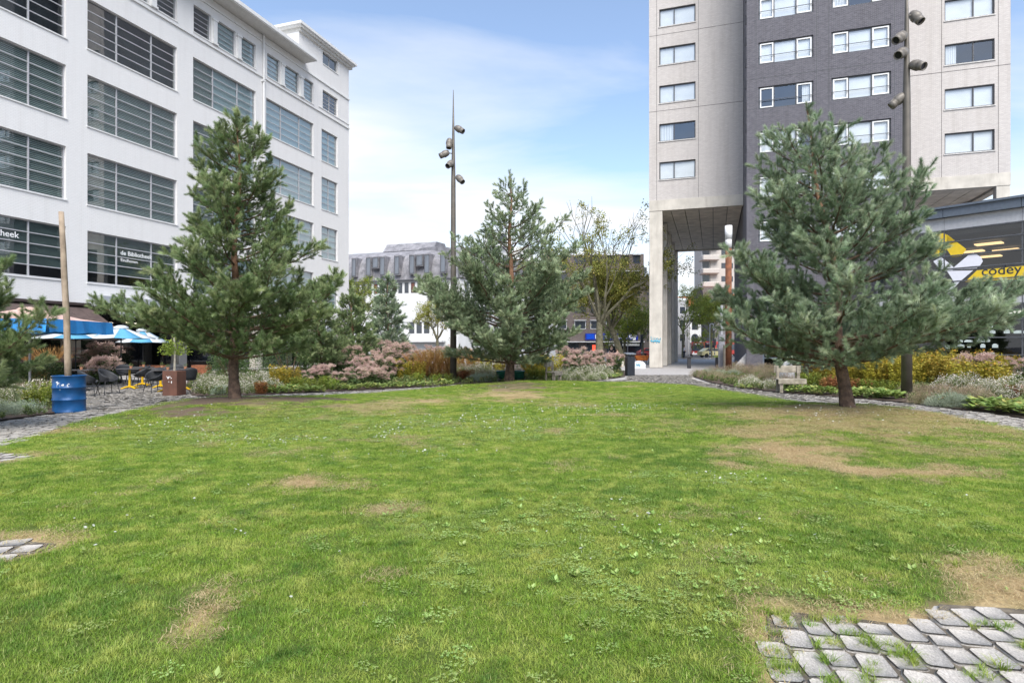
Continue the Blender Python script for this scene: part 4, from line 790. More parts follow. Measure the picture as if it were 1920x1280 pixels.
# ---------------------------------------------------------------- bed plants
def stem_leaves(rng, ns, H, R_, ln, wd, per, top=True, lean=.25, lo=.1, droop=.2):
    P=[];D=[];T=[];st=MB();ends=[]
    for i in range(ns):
        a = rng.random()*6.28; r = R_*math.sqrt(rng.random())*.45; h = H*(1-.55*rng.random()**1.6)*(1-.3*r/R_); x0,y0 = r*math.cos(a), r*math.sin(a); ox, oy = lean*math.cos(a)*h*rng.uniform(.3,1), lean*math.sin(a)*h*rng.uniform(.3,1)
        st.tube([(x0,y0,0),(x0+ox*.4,y0+oy*.4,h*.5),(x0+ox,y0+oy,h)], [.006,.005,.003], 3, cap=False); ends.append((x0+ox,y0+oy,h))
        for j in range(per):
            t = lo+(1-lo)*rng.random()**.8; b = rng.random()*6.28; P.append((x0+ox*t*t,y0+oy*t*t,h*t)); D.append((math.cos(b),math.sin(b),rng.uniform(-droop,.6))); T.append(rng.random()*.75+.25*t)
    n = len(P); lv = cards(np.array(P), np.array(D), ln*rng.uniform(.6,1.15,n), wd*rng.uniform(.7,1.1,n), np.array(T), fold=.06, rng=rng)
    fs = np.array([q for f in st.f for q in ((f[0],f[1],f[2]),(f[0],f[2],f[3]))]); return join(lv, (np.array([tuple(v) for v in st.v]), fs, np.zeros(len(st.v)))), ends
def dome(rng, n, rx, rz, ln, wd, shell=.35, up=.6, lump=.15):
    d = rodr(n, rng); d[:,2] = np.abs(d[:,2]); rad = 1-shell*rng.random(n)**1.5; az = np.arctan2(d[:,1], d[:,0]); l = 1+lump*np.sin(az*3+rng.random()*6)+lump*.7*np.sin(az*7+d[:,2]*6)
    P = np.stack([d[:,0]*rx*rad*l, d[:,1]*rx*rad*l, d[:,2]*rz*rad*l+.01], -1); D = d+rodr(n, rng)*.7+np.array([0,0,up]); return cards(P, D, ln*rng.uniform(.5,1.2,n), wd*rng.uniform(.6,1.2,n), np.clip(rad*.5+.5*rng.random(n)-.1, 0, 1), rng=rng)
LM = dict(
 joe=leafmat('joe_pye_leaves', (.045,.085,.03), (.15,.21,.07), (.24,.24,.07)), pink=leafmat('dusty_pink_florets', (.42,.26,.21), (.74,.56,.49), (.84,.72,.62), rough=.9, trans=.15, nsc=4),
 aster=leafmat('aster_leaves', (.09,.13,.04), (.23,.28,.09), (.36,.22,.10)), white=leafmat('white_blossom', (.55,.47,.36), (.83,.79,.70), None, rough=.8, trans=.15, nsc=5),
 beige=leafmat('faded_calamint', (.20,.14,.08), (.52,.42,.30), (.68,.60,.47), rough=.9, nsc=4), grey=leafmat('grey_green_leaves', (.20,.26,.17), (.47,.53,.40), (.58,.62,.50), rough=.8, nsc=4),
 yellow=leafmat('yellowing_leaves', (.20,.19,.025), (.56,.46,.07), (.70,.36,.05), nsc=2), orange=leafmat('russet_leaves', (.20,.075,.03), (.48,.21,.08), (.34,.32,.08), nsc=3),
 green=leafmat('broad_green_leaves', (.13,.21,.04), (.38,.47,.13), (.55,.50,.15), rough=.45, nsc=3), feather=leafmat('golden_moor_grass', (.25,.13,.04), (.55,.32,.11), (.42,.42,.14), rough=.8, nsc=2),
 dark=leafmat('dark_shrub_leaves', (.03,.06,.02), (.12,.18,.05), (.26,.31,.09), rough=.35, spec=.6, nsc=2), lime=leafmat('lime_leaves', (.10,.16,.02), (.33,.38,.06), (.50,.48,.10), nsc=2), plane=leafmat('olive_brown_leaves', (.15,.175,.035), (.40,.40,.09), (.52,.40,.12), nsc=1))
PROTO = {}
def proto(kind):
    if kind in PROTO: return PROTO[kind]
    out = []
    for v in range(3):
        rng = np.random.default_rng(hash(kind) % 1 + 300+v+sum(map(ord, kind))); parts = []
        def add(nm, g, m): parts.append((nm, npmesh(nm, g[0], g[1], LM[m], g[2])))
        heads = []
        if kind in ('joe', 'joe_low'):
            H = 1.75 if kind == 'joe' else 1.0; g, e = stem_leaves(rng, 19, H, .55, .16, .055, 34, lean=.28); add('leaves', g, 'joe')
            for k in range(2):
                q = dome(rng, 420, .13, .11, .022, .02, .5, .6, .35); add('_head%d' % k, q, 'pink')
            heads = [(x, y, z-.03, rng.uniform(.7,1.35)) for x, y, z in e]
        elif kind == 'aster': add('leaves', dome(rng, 1100, .42, .42, .05, .016, .6, .5), 'aster'); add('blossoms', dome(rng, 620, .44, .46, .026, .026, .12, .3), 'white')
        elif kind == 'bigaster': add('leaves', dome(rng, 1500, .55, .62, .06, .02, .6, .5), 'aster'); add('blossoms', dome(rng, 800, .57, .66, .032, .032, .14, .3), 'white')
        elif kind == 'beige': add('stems', dome(rng, 1900, .42, .42, .055, .008, .5, .9), 'beige'); add('leaves', dome(rng, 500, .36, .33, .04, .016, .6, .5), 'aster')
        elif kind == 'grey': add('leaves', dome(rng, 2000, .42, .34, .06, .010, .45, .9), 'grey')
        elif kind == 'yellow': g, e = stem_leaves(rng, 42, 1.25, .6, .10, .042, 26, lean=.2); add('leaves', g, 'yellow')
        elif kind == 'orange': g, e = stem_leaves(rng, 34, .62, .45, .08, .04, 18, lean=.3); add('leaves', g, 'orange')
        elif kind == 'green':
            n = 70; a = rng.random(n)*6.28; r = rng.random(n)**.6*.36; P = np.stack([r*np.cos(a)*.7, r*np.sin(a)*.7, .06+.22*(1-r)*rng.random(n)], -1); D = np.stack([np.cos(a), np.sin(a), rng.uniform(-.15,.5,n)], -1)
            add('leaves', cards(P, D, .17*rng.uniform(.6,1.1,n), .10*rng.uniform(.7,1.1,n), rng.random(n), up=np.tile([[0,0,1.]], (n,1))+rng.normal(0,.25,(n,3)), fold=-.1, rng=rng), 'green')
        elif kind == 'feather':
            n = 1100; a = rng.random(n)*6.28; s = rng.random(n); P = np.stack([np.cos(a)*(.08+.4*s*s), np.sin(a)*(.08+.4*s*s), s*1.0], -1); D = np.stack([np.cos(a)*.45, np.sin(a)*.45, np.ones(n)], -1)+rng.normal(0,.18,(n,3)); add('blades', cards(P, D, .22*rng.uniform(.6,1.2,n), .010, s*.6+.4*rng.random(n), rng=rng), 'feather')
        elif kind == 'lime': g, e = stem_leaves(rng, 26, .7, .45, .07, .03, 30, lean=.35); add('leaves', g, 'lime')
        out.append((parts, heads))
    PROTO[kind] = out; return out
NAMES = dict(joe='joe_pye_shrub', joe_low='joe_pye_shrub', aster='aster_clump', bigaster='aster_clump', beige='calamint_clump', grey='silver_artemisia', yellow='amsonia_clump', orange='persicaria_clump', green='broad_leaved_plant', feather='moor_grass', lime='spirea_shrub')
WHAT = dict(joe='tall pink flowering shrub', joe_low='low pink flowering shrub', aster='small white aster mound', bigaster='big white aster mound', beige='faded beige brown mound', grey='silvery grey green mound', yellow='tall yellowing leafy clump', orange='russet orange clump', green='low broad leaved plant', feather='golden feathery grass tuft', lime='lime green leafy shrub')
rp = random.Random(33); inst_n = {}
def plant(kind, x, y, s, label, group):
    vi = rp.randrange(3); parts, heads = proto(kind)[vi]; root = empty(NAMES[kind], (x, y, .02), rp.random()*6.28, label, 'shrub' if 'shrub' in NAMES[kind] else 'plant', group); root.scale = (s*rp.uniform(.9,1.12), s*rp.uniform(.9,1.12), s*rp.uniform(.88,1.1))
    hm = [m for n, m in parts if n[0] == '_']
    for n, m in parts:
        if n[0] != '_': linkmesh(n, m, root)
    for i, (hx, hy, hz, hs_) in enumerate(heads): linkmesh('flower_head', hm[i % 2], root, (hx, hy, hz), (rp.gauss(0,.15), rp.gauss(0,.15), rp.random()*6), hs_)['kind'] = 'stuff'
ORD = ['leftmost','second from left','third from left','fourth from left','fifth from left','sixth from left','seventh from left','eighth from left','ninth from left','tenth from left','eleventh from left','twelfth from left','thirteenth from left','fourteenth from left']
def bedrow(kind, x0, y0, x1, y1, n, s, where, jit=.18):
    (a, b), (c, d) = G(x0, y0), G(x1, y1); where = where.replace(' the ', ' '); pts = []
    for i in range(n): t = (i+.5)/n; pts.append((a+(c-a)*t+rp.uniform(-jit,jit), b+(d-b)*t+rp.uniform(-jit,jit)))
    pts.sort(key=lambda p: p[0]/p[1]); key = (WHAT[kind], where); base = seen.setdefault(key, 0); seen[key] = 1
    for i, (x, y) in enumerate(pts):
        lab = WHAT[kind]+((' '+('farther row, ' if base else '')+ORD[i]+',') if n > 1 else '')+' '+where
        plant(kind, x, y, s*rp.uniform(.85,1.15), ' '.join(lab.split()[:16]), None if n == 1 else GRP[kind]+' '+where)
seen = {}
GRP = dict(joe='tall pink joe pye shrubs', joe_low='low pink flowering shrubs', aster='small white aster mounds', bigaster='big white aster mounds', beige='faded beige mounds', grey='silvery grey green mounds', yellow='tall yellowing clumps', orange='russet clumps', green='low broad leaved plants', feather='golden moor grass tufts', lime='lime green shrubs')
bedrow('aster', 375,738, 440,739, 4, .9, 'at the path left of the big left pine trunk'); bedrow('grey', 395,741, 432,741, 2, .7, 'at the path left of the big left pine trunk'); bedrow('bigaster', 370,727, 440,728, 3, .8, 'behind the asters by the rusty planter')
bedrow('aster', 455,737, 520,736, 4, .85, 'right of the big left pine trunk'); bedrow('orange', 465,740, 500,740, 2, .6, 'at the foot of the big left pine trunk'); bedrow('bigaster', 455,726, 520,725, 4, .8, 'in the second row right of the left pine trunk')
bedrow('yellow', 505,728, 560,726, 4, .75, 'below the dark shrub'); bedrow('green', 515,738, 600,735, 7, .9, 'along the narrow path beside the left pine'); bedrow('orange', 505,738, 520,737, 1, .5, 'beside the white asters below the dark shrub'); bedrow('lime', 540,734, 640,731, 6, .75, 'in front of the dark shrub')
bedrow('joe_low', 575,722, 625,720, 4, .75, 'right of the dark shrub'); bedrow('joe_low', 640,728, 740,724, 7, .68, 'along the narrow path'); bedrow('green', 620,733, 850,723, 14, .8, 'along the narrow path left of the lamp post')
bedrow('joe', 615,709, 800,706, 9, .86, 'in the front rank left of the middle lamp post', .35); bedrow('joe', 600,700, 770,699, 9, 1.0, 'in the back rank left of the middle lamp post', .4); bedrow('joe', 640,693, 900,692, 9, .98, 'at the far side of the middle bed', .4)
bedrow('joe_low', 660,717, 760,714, 6, 1.0, 'in the second rank left of the lamp post', .3); bedrow('yellow', 745,714, 800,712, 4, .85, 'between pink flowers and orange grass'); bedrow('feather', 780,712, 845,710, 6, 1.15, 'just left of the middle lamp post'); bedrow('feather', 790,702, 900,700, 6, 1.2, 'behind the middle lamp post')
bedrow('lime', 770,721, 845,719, 5, .65, 'at the lamp post foot'); bedrow('bigaster', 865,706, 925,706, 5, .9, 'between lamp post and green tub'); bedrow('beige', 870,712, 930,712, 5, .9, 'between lamp post and green tub'); bedrow('orange', 860,714, 890,714, 3, .85, 'right of the middle lamp post'); bedrow('grey', 893,716, 926,716, 3, .95, 'left of the green tub')
bedrow('yellow', 860,698, 950,697, 6, .95, 'behind the beige mounds by the lamp post'); bedrow('yellow', 988,708, 1020,708, 4, .8, 'between green tub and side bench'); bedrow('lime', 992,714, 1024,714, 4, .9, 'between green tub and side bench'); bedrow('yellow', 985,700, 1050,700, 5, .95, 'behind the benches')
bedrow('joe', 1040,699, 1130,697, 8, .8, 'right of the side bench', .35); bedrow('joe_low', 1060,703, 1160,700, 7, .95, 'near the litter bin', .3); bedrow('bigaster', 1052,711, 1140,708, 6, .85, 'right of the side bench'); bedrow('aster', 1050,716, 1135,712, 6, .8, 'at the path right of the side bench'); bedrow('green', 1110,712, 1168,707, 5, .7, 'beside the litter bin')
# right bed
R1 = 'at the left tip of the right bed'; bedrow('beige', 1308,706, 1400,722, 8, .85, R1); bedrow('beige', 1330,700, 1450,706, 9, 1.0, 'in the second row left of the weathered bench'); bedrow('grey', 1318,700, 1380,706, 4, .8, R1)
bedrow('aster', 1395,724, 1455,732, 5, .8, 'left of the weathered bench'); bedrow('beige', 1400,716, 1456,722, 5, .95, 'just left of the weathered bench'); bedrow('green', 1375,727, 1410,730, 2, .6, 'at the path left of the weathered bench'); bedrow('beige', 1350,694, 1500,698, 9, 1.15, 'along the dark brick wall')
bedrow('green', 1490,737, 1570,741, 7, .9, 'right of the weathered bench'); bedrow('lime', 1512,730, 1560,730, 4, .8, 'right of the weathered bench'); bedrow('orange', 1540,735, 1580,736, 4, .85, 'left of the right pine trunk'); bedrow('yellow', 1500,718, 1570,720, 5, .8, 'behind the weathered bench'); bedrow('orange', 1590,738, 1640,738, 4, .85, 'right of the right pine trunk')
bedrow('green', 1600,744, 1692,750, 9, 1.05, 'between the right pine and the right lamp post'); bedrow('lime', 1610,739, 1690,744, 5, .8, 'between the right pine and the right lamp post'); bedrow('yellow', 1600,727, 1700,731, 8, .95, 'in the front rank left of the right lamp post'); bedrow('yellow', 1560,712, 1700,716, 10, 1.05, 'in the back rank left of the right lamp post'); bedrow('yellow', 1710,722, 1800,726, 8, 1.0, 'right of the right lamp post'); bedrow('yellow', 1700,709, 1900,715, 12, 1.1, 'below the pavilion glass')
bedrow('beige', 1715,745, 1770,750, 5, .9, 'right of the right lamp post'); bedrow('beige', 1720,757, 1750,760, 3, .75, 'beside the right lamp post foot'); bedrow('grey', 1765,762, 1820,767, 4, .9, 'at the path edge below the pavilion'); bedrow('bigaster', 1770,740, 1812,742, 4, .9, 'below the pavilion stickers'); bedrow('beige', 1780,752, 1850,757, 5, .95, 'among the asters on the right'); bedrow('bigaster', 1825,750, 1880,754, 5, .85, 'near the right photo edge'); bedrow('yellow', 1800,734, 1880,738, 6, .9, 'behind the right hand asters')
bedrow('green', 1850,768, 1930,782, 8, 1.1, 'in the lower corner of the right bed'); bedrow('orange', 1880,748, 1930,752, 3, .9, 'near the right photo edge'); bedrow('joe', 1905,735, 1960,742, 3, .72, 'at the right photo edge'); bedrow('bigaster', 1885,745, 1950,755, 4, .9, 'at the right photo edge'); bedrow('joe_low', 1800,722, 1860,724, 3, 1.15, 'rising above yellow leaves on the right')
bedrow('beige', 1462,727, 1502,728, 3, 1.1, 'just behind the weathered bench')
# left front bed
Lb = 'left of the blue barrel'; bedrow('grey', -20,781, 62,777, 4, .85, Lb); bedrow('bigaster', -20,764, 60,760, 5, .85, Lb); bedrow('lime', 62,763, 98,761, 3, .85, 'touching the blue barrel'); bedrow('beige', 10,752, 96,750, 5, .95, 'behind the front asters left of the barrel'); bedrow('beige', 0,742, 90,740, 5, 1.0, 'below the brown awning')
bedrow('joe', -20,730, 40,728, 4, .75, 'under the left edge pine'); bedrow('feather', 55,716, 110,714, 4, 1.1, 'under the brown awning'); bedrow('joe', 160,716, 205,714, 5, .88, 'right of the wooden post', .25); bedrow('joe_low', 165,722, 214,720, 5, .95, 'behind the black chairs', .2); bedrow('joe_low', 110,718, 150,716, 4, 1.0, 'behind the blue barrel', .2)
# dark round shrubs and clipped hedge
def bigshrub(x, y, rx, rz, label, seed, n=9000, m='dark'):
    rng = np.random.default_rng(seed); r = empty('evergreen_shrub', (x, y, 0), 0, label, 'shrub'); g = dome(rng, n, rx, rz, .075, .036, .35, .2, .12); linkmesh('leaves', npmesh('leaves', g[0], g[1], LM[m], g[2]), r)
    st = MB(); 
    for i in range(9): a = i*.7; st.tube([(.1*math.cos(a),.1*math.sin(a),0),(rx*.4*math.cos(a),rx*.4*math.sin(a),rz*.45),(rx*.75*math.cos(a),rx*.75*math.sin(a),rz*.7)], [.035,.02,.008], 5, cap=False)
    st.build('stems', twigm, r); return r
x, y = G(520, 716); bigshrub(x, y+1.4, 1.55, 2.75, 'big glossy dark green shrub right of the big left pine trunk', 1, 14000)
x, y = G(585, 712); bigshrub(x, y+1.0, 1.0, 2.0, 'rounded dark green shrub between the left pine and the pink flowers', 2, 7000)
x, y = G(400, 716); bigshrub(x, y+1.5, .9, 1.5, 'dark green shrub just left of the big left pine trunk', 3, 6000)
hd = empty('hedge', (0, 0, 0), 0, 'low dark clipped hedge behind the bed left of the barrel', 'hedge'); rng = np.random.default_rng(5); (hx0, hy0), (hx1, hy1) = G(-30, 724), G(124, 722); n = 9000
P = np.stack([hx0+(hx1-hx0)*rng.random(n), hy0+(hy1-hy0)*rng.random(n)+rng.uniform(-.3,.3,n), .9*rng.random(n)**.6], -1); g = cards(P, rodr(n, rng)+np.array([0,0,.3]), .06, .03, rng.random(n), rng=rng); linkmesh('leaves', npmesh('leaves', g[0], g[1], LM['dark'], g[2]), hd)
gc = []
for B_ in BEDS:
    xs = [p[0] for p in B_]; ys = [p[1] for p in B_]; n = 3800; X = rng.uniform(min(xs), max(xs), n); Y = rng.uniform(min(ys), min(max(ys), 34), n); k = inpoly(X, Y, B_) & (np.abs(X) < Y*.9+1); gc.append(np.stack([X[k], Y[k], np.full(k.sum(), .03)], -1))
gc = np.concatenate(gc); n = len(gc); tmpl = [stem_leaves(np.random.default_rng(i), 5, .16, .12, .05, .025, 8)[0] for i in range(3)]
go = scatter('ground_cover', tmpl, gc, np.stack([np.zeros(n), np.zeros(n), rng.random(n)*6.28], -1), rng.uniform(.7,1.9,n), rng.integers(0, 3, n), np.zeros((n,3)), LM['aster']); tag(go, kind='stuff')
# ---------------------------------------------------------------- broadleaved trees
def leafclump(n, rng, r, ln): P = rodr(n, rng)*r*rng.random(n)[:,None]**.5; P[:,2] *= .6; return cards(P, rodr(n, rng)+np.array([0,0,-.2]), ln*rng.uniform(.6,1.1,n), ln*.6, rng.random(n), fold=.1, rng=rng)
CL = [leafclump(26, np.random.default_rng(i), .34, .13) for i in range(4)]
grey_bark = mat('grey_green_bark', (.16,.145,.10), .95, var=.3, nscale=5, bump=.6, bscale=20, c2=(.08,.08,.045))
def btree(px, Y, H, label, m, seed, lean=0, r0=.16, crown=.4, spread=1.0, bare=0.0, clump=1.0, group=None, fork=.42, nl=5, thick=1.0):
    rg = np.random.default_rng(seed); x, y = at(px, Y); root = empty('deciduous_tree', (x, y, -.02), 0, label, 'tree', group); tr = MB(); br = MB(); ends = []
    top = Vector((lean, 0, H*fork)); tr.tube([(0,0,0),(lean*.25,.02,H*fork*.35),(lean*.6,-.03,H*fork*.7),top], [r0*1.2,r0,r0*.85,r0*.7], 9, cap=False); tr.build('trunk', grey_bark, root, smooth=True)
    def grow(p, d, l, r, lev):
        q = p; pts = [p]
        for s in range(3): d = (d+Vector(rg.normal(0,.13,3))+Vector((0,0,.10))).normalized(); q = q+d*l/3; pts.append(q)
        br.tube(pts, [r, r*.85, r*.7, r*.5], 5, cap=False)
        if lev >= 2: ends.extend([(pts[-1], pts[-1].z), (pts[2], pts[2].z)])
        if lev < 4:
            for i in range(3 if lev < 3 else 2):
                d2 = (d+Vector(rg.normal(0,.55*spread,3))).normalized(); grow(pts[-1] if i < 2 else pts[2], d2, l*rg.uniform(.6,.8), r*.5, lev+1)
    for i in range(nl):
        a = i*6.28/nl+rg.random(); d = Vector((math.cos(a)*.75*spread, math.sin(a)*.75*spread, rg.uniform(.55,1.2))).normalized(); grow(top-Vector((lean*.1,0,rg.uniform(0,.12)*H*.5)), d, H*crown*rg.uniform(.42,.6), r0*.42, 1)
    grow(top, Vector((.05,0,1)), H*crown*.6, r0*.5, 1); br.build('branches', grey_bark, root)
    E2 = [e for e, z in ends if not (z > H*(1-bare) and rg.random() < .9)]; P = np.array([tuple(e) for e in E2]); P = np.concatenate([P, P+rg.normal(0,.25,P.shape)]+([P+rg.normal(0,.5,P.shape)] if thick > 1.05 else [])); k = rg.random(len(P)) < clump; P = P[k]; n = len(P)
    o = scatter('leaves', CL, P, rg.uniform(0,6.28,(n,3)), rg.uniform(.6,1.15,n)*thick, rg.integers(0, 4, n), np.zeros((n,3)), LM[m], root); tag(o, kind='stuff'); return root
btree(1124, 50, 11.2, 'tall tree with bare dead twigs on top behind the pink flowers', 'plane', 1, r0=.34, crown=.62, bare=.2, spread=.75, fork=.32, nl=6, thick=1.3, clump=.95)
btree(1168, 52, 8.4, 'leaning tree with dense olive brown crown left of the pale columns', 'plane', 4, lean=-1.1, r0=.3, crown=.44, spread=.85, fork=.40, nl=7, thick=1.2, clump=.8)
btree(1171, 62, 5.9, 'small light green tree in front of the brick shop building', 'lime', 3, r0=.15, crown=.5, spread=1.6, clump=.7, fork=.42, nl=7)
btree(1205, 70, 6.3, 'light green tree beside the pale concrete column', 'lime', 9, r0=.15, crown=.5, spread=1.5, clump=.6, fork=.42)
btree(672, 60, 8.2, 'yellow green tree at the corner of the white office block', 'lime', 5, r0=.2, crown=.5, spread=1.1, clump=.7)
btree(1333, 88, 8.8, 'yellow green street tree seen under the tower', 'lime', 6, r0=.2, crown=.48, spread=1.3, thick=1.3)
btree(1281, 82, 9.6, 'pale green street tree half behind the tower columns', 'lime', 7, r0=.2, crown=.55, spread=1.1, clump=.6, thick=1.1)
btree(1015, 70, 12.3, 'yellow brown tree top behind the middle pine', 'plane', 8, r0=.25, crown=.45, spread=1.0)
btree(820, 52, 5.4, 'green tree behind the middle lamp post', 'plane', 12, r0=.16, crown=.5, clump=.5)
# ---------------------------------------------------------------- lamp posts
polem = mat('brown_grey_pole', (.135,.12,.10), .5, metal=.3, var=.12, nscale=3, bump=.1); lens = mat('dark_lens', (.02,.02,.025), .15, bump=0); headm = mat('taupe_housing', (.20,.18,.155), .5, metal=.2, var=.15, nscale=12, bump=.05)
headmesh = MB().lathe([(.02,-.2),(.085,-.19),(.13,-.12),(.15,0),(.15,.06),(.125,.10),(.13,.10),(.12,.26),(.105,.26),(.10,.2)], 18).mesh('housing', headm, smooth=True); lensmesh = MB().lathe([(.0,.205),(.098,.21)], 16).mesh('lens', lens)
def lamppost(x, y, label, heads, sticker=None):
    r = empty('lamp_post', (x, y, 0), 0, label, 'lamp post', 'tall spotlight masts'); MB().tube([(0,0,-.1),(0,0,4),(0,0,8.7),(0,0,10.9),(0,0,12.8)], [.145,.125,.10,.055,.012], 14).build('pole', polem, r, smooth=True)
    for z, sx, sy, tilt, az in heads:
        d = Vector((math.cos(az)*math.cos(tilt), math.sin(az)*math.cos(tilt), math.sin(tilt))); M = d.to_track_quat('Z', 'Y'); p = Vector((sx, sy, z))
        h = linkmesh('lamp_head', headmesh, r, p, M.to_euler()); linkmesh('lens', lensmesh, h); MB().tube([(0,0,z+.02),(sx*.6,sy*.6,z+.04),(sx-d.x*.16,sy-d.y*.16,z-d.z*.16)], .022, 6).build('bracket', headm, r)
    if sticker: MB().box(-.035,.04,-.152,-.142,sticker,sticker+.11).build('sticker', white_print, r)
HD = [(11.08,.24,0,R(-32),R(-20)),(10.45,-.17,-.08,R(-80),R(-110)),(9.98,-.36,-.05,R(-28),R(190)),(9.5,-.10,-.2,R(-38),R(-125)),(8.88,.28,-.08,R(-45),R(-35))]
x, y = G(850, 715); lamppost(x, y, 'tall brown grey spotlight mast standing at the bed edge in the middle', HD, 1.32)
x, y = G(1700, 748); lamppost(x, y, 'tall spotlight mast beside the right pine rising past the tower', [(11.08,.26,0,R(-55),R(-60)),(10.45,-.22,-.08,R(-35),R(-160)),(9.98,-.2,-.1,R(-30),R(-150)),(9.58,.15,-.2,R(-30),R(-70)),(8.72,-.16,.12,R(-40),R(150))])
# rust coloured light column
rust = mat('corten_steel', (.20,.075,.035), .85, var=.35, nscale=5, bump=.3, c2=(.11,.045,.025)); x, y = at(1366, 36); lc = empty('light_column', (x, y, 0), 0, 'rust coloured light column with white glass top in front of the underpass', 'lamp')
MB().tube([(0,0,-.1),(0,0,7.35)], .18, 20).build('column', rust, lc, smooth=True); MB().tube([(0,0,7.36),(0,0,7.9)], .19, 20).build('collar', mat('pale_band', (.6,.6,.58), .5), lc, smooth=True); MB().tube([(0,0,7.91),(0,0,8.7)], .21, 20).build('lamp_glass', mat('opal_glass', (.85,.85,.84), .3, bump=0, var=.02), lc, smooth=True)
# ---------------------------------------------------------------- benches, bin, tub, boulder
wood = mat('weathered_wood', (.36,.32,.26), .9, var=.25, nscale=4, bump=.5, bscale=18, c2=(.17,.15,.115), dirt=((.10,.085,.06), 7, .7, (1,6,6)))
def bench(x, y, rz, label):
    r = empty('bench', (x, y, .02), rz, label, 'bench', 'weathered wooden single benches')
    MB().box(-.43,.43,.20,.245,.64,.87).build('backrest', wood, r, bevel=.008); MB().box(-.44,.44,-.25,-.06,.405,.45).build('seat_plank', wood, r, bevel=.008); MB().box(-.44,.44,-.045,.15,.405,.45).build('seat_plank', wood, r, bevel=.008); MB().box(-.44,.44,-.262,-.252,.29,.44).build('front_board', wood, r)
    for sx in (-.33,.33): MB().box(sx-.05,sx+.05,-.22,-.12,0,.40).build('leg', wood, r); MB().box(sx-.045,sx+.045,.151,.20,0,.86).build('leg', wood, r)
x, y = G(1486, 737); bench(x, y+.2, R(-6), 'weathered wooden bench at the curved path before the dark brick tower'); x, y = G(962, 707); bench(x, y, R(3), 'weathered wooden bench half hidden behind the middle pine trunk'); x, y = G(1038, 717); bench(x, y+.2, R(62), 'weathered wooden bench seen from the side right of the green tub')
x, y = at(1476, 23.4); b_ = bpy.data.meshes.new('boulder'); bm = bmesh.new(); bmesh.ops.create_icosphere(bm, subdivisions=3, radius=.3)
for v in bm.verts: v.co *= 1+.10*math.sin(v.co.x*9+1)+.07*math.sin(v.co.y*13); v.co.z *= 1.55
bm.to_mesh(b_); bm.free(); b_.materials.append(mat('pale_stone', (.62,.61,.6), .8, var=.12, bump=.3, dirt=((.2,.2,.18), 5, .6))); b_.polygons.foreach_set('use_smooth', [True]*len(b_.polygons)); tag(linkmesh('boulder', b_, None, (x, y, .46)), 'pale rounded stone behind the weathered bench on the right', 'stone')
x, y = G(1181, 704); lb = empty('litter_bin', (x, y, -.01), R(10), 'dark anthracite litter bin with tilted top at the bed corner', 'litter bin'); binm = mat('anthracite_steel', (.035,.04,.05), .4, metal=.3, var=.1)
MB().box(-.21,.21,-.2,.2,0,1.0).build('body', binm, lb, bevel=.02); MB().add([(-.26,-.25,1.13),(.26,-.25,1.13),(.26,.25,1.2),(-.26,.25,1.2),(-.26,-.25,1.16),(.26,-.25,1.16),(.26,.25,1.23),(-.26,.25,1.23)], [(3,2,1,0),(4,5,6,7),(0,1,5,4),(1,2,6,5),(2,3,7,6),(3,0,4,7)]).build('lid', mat('lid_steel', (.4,.42,.45), .3, metal=.7), lb)
for sx in (-.17,.17): MB().box(sx-.02,sx+.02,-.17,.17,1.0,1.14).build('lid_support', binm, lb)
x, y = G(957, 714.5); gt = empty('tree_tub', (x, y-.2, .12), 0, 'dark green tub round the foot of the middle pine', 'tub'); tubm = mat('dark_green_plastic', (.012,.085,.055), .4, var=.25, nscale=3, bump=.1)
MB().lathe([(.52,0),(.60,.04),(.62,.30),(.66,.34),(.62,.36),(.58,.34),(.56,.2)], 28).build('tub_wall', tubm, gt, smooth=True); MB().lathe([(.0,.19),(.565,.2)], 24).build('tub_soil', soil, gt)
x, y = G(1198, 690); dm = MB().prismv([(-.42,0)]+[(-.42*math.cos(a), .25+.3*math.sin(a)) for a in np.linspace(0, math.pi, 12)]+[(.42,0)], -.3, .3).build('stone_bollard', mat('pale_bollard_stone', (.66,.67,.7), .7, var=.06)); dm.location = (x, y, -.02); tag(dm, 'pale round topped stone block with blue scribble between bin and column', 'stone block')
gb = mat('cyan_spray', (.03,.42,.62), .6, var=.3, nscale=10, bump=0)
def scribble(parent, pts, r, loc, rz=0, name='graffiti'):
    return MB().tube(pts, r, 5).build(name, gb, parent, loc=loc, rot=(0,0,rz))
scribble(dm, [(-.28,-.31,.12),(-.22,-.31,.38),(-.15,-.31,.15),(-.08,-.31,.36),(-.02,-.31,.14),(.04,-.31,.2),(-.25,-.31,.28),(.06,-.31,.3)], .018, (0,0,0))
scribble(tw, [(.14,-.012,2.3),(.2,-.012,1.85),(.3,-.012,2.25),(.34,-.012,1.8),(.42,-.012,2.2),(.55,-.012,2.15),(.42,-.012,2.0),(.56,-.012,1.8),(.6,-.012,2.2),(.75,-.012,2.1),(.62,-.012,1.98),(.72,-.012,1.82),(.85,-.012,2.2)], .022, (0,0,0))
scribble(tw, [(.1,-.012,2.0),(.3,-.012,1.92),(.55,-.012,1.98),(.8,-.012,1.9)], .035, (0,0,0))
bol = mat('bollard_dark', (.05,.05,.055), .5, var=.1); 
for px, py, lab, w_ in ((1292,690,'dark street bollard with a box shaped cap near the columns',.11),(1344,688,'dark grey bollard with yellow green cap beyond the bed tip',.10),(1354,684,'short black bollard beside the light column',.07)):
    x, y = G(px, py); r = empty('bollard', (x, y, -.02), 0, lab, 'bollard', 'bollards under the tower'); MB().box(-w_,w_,-w_,w_,0,.75).build('post', bol, r, bevel=.01); MB().box(-w_*2.1,w_*2.1,-w_*1.4,w_*1.4,.752,.9).build('cap', bol if px != 1344 else mat('lime_cap', (.35,.42,.10), .5), r, bevel=.01)
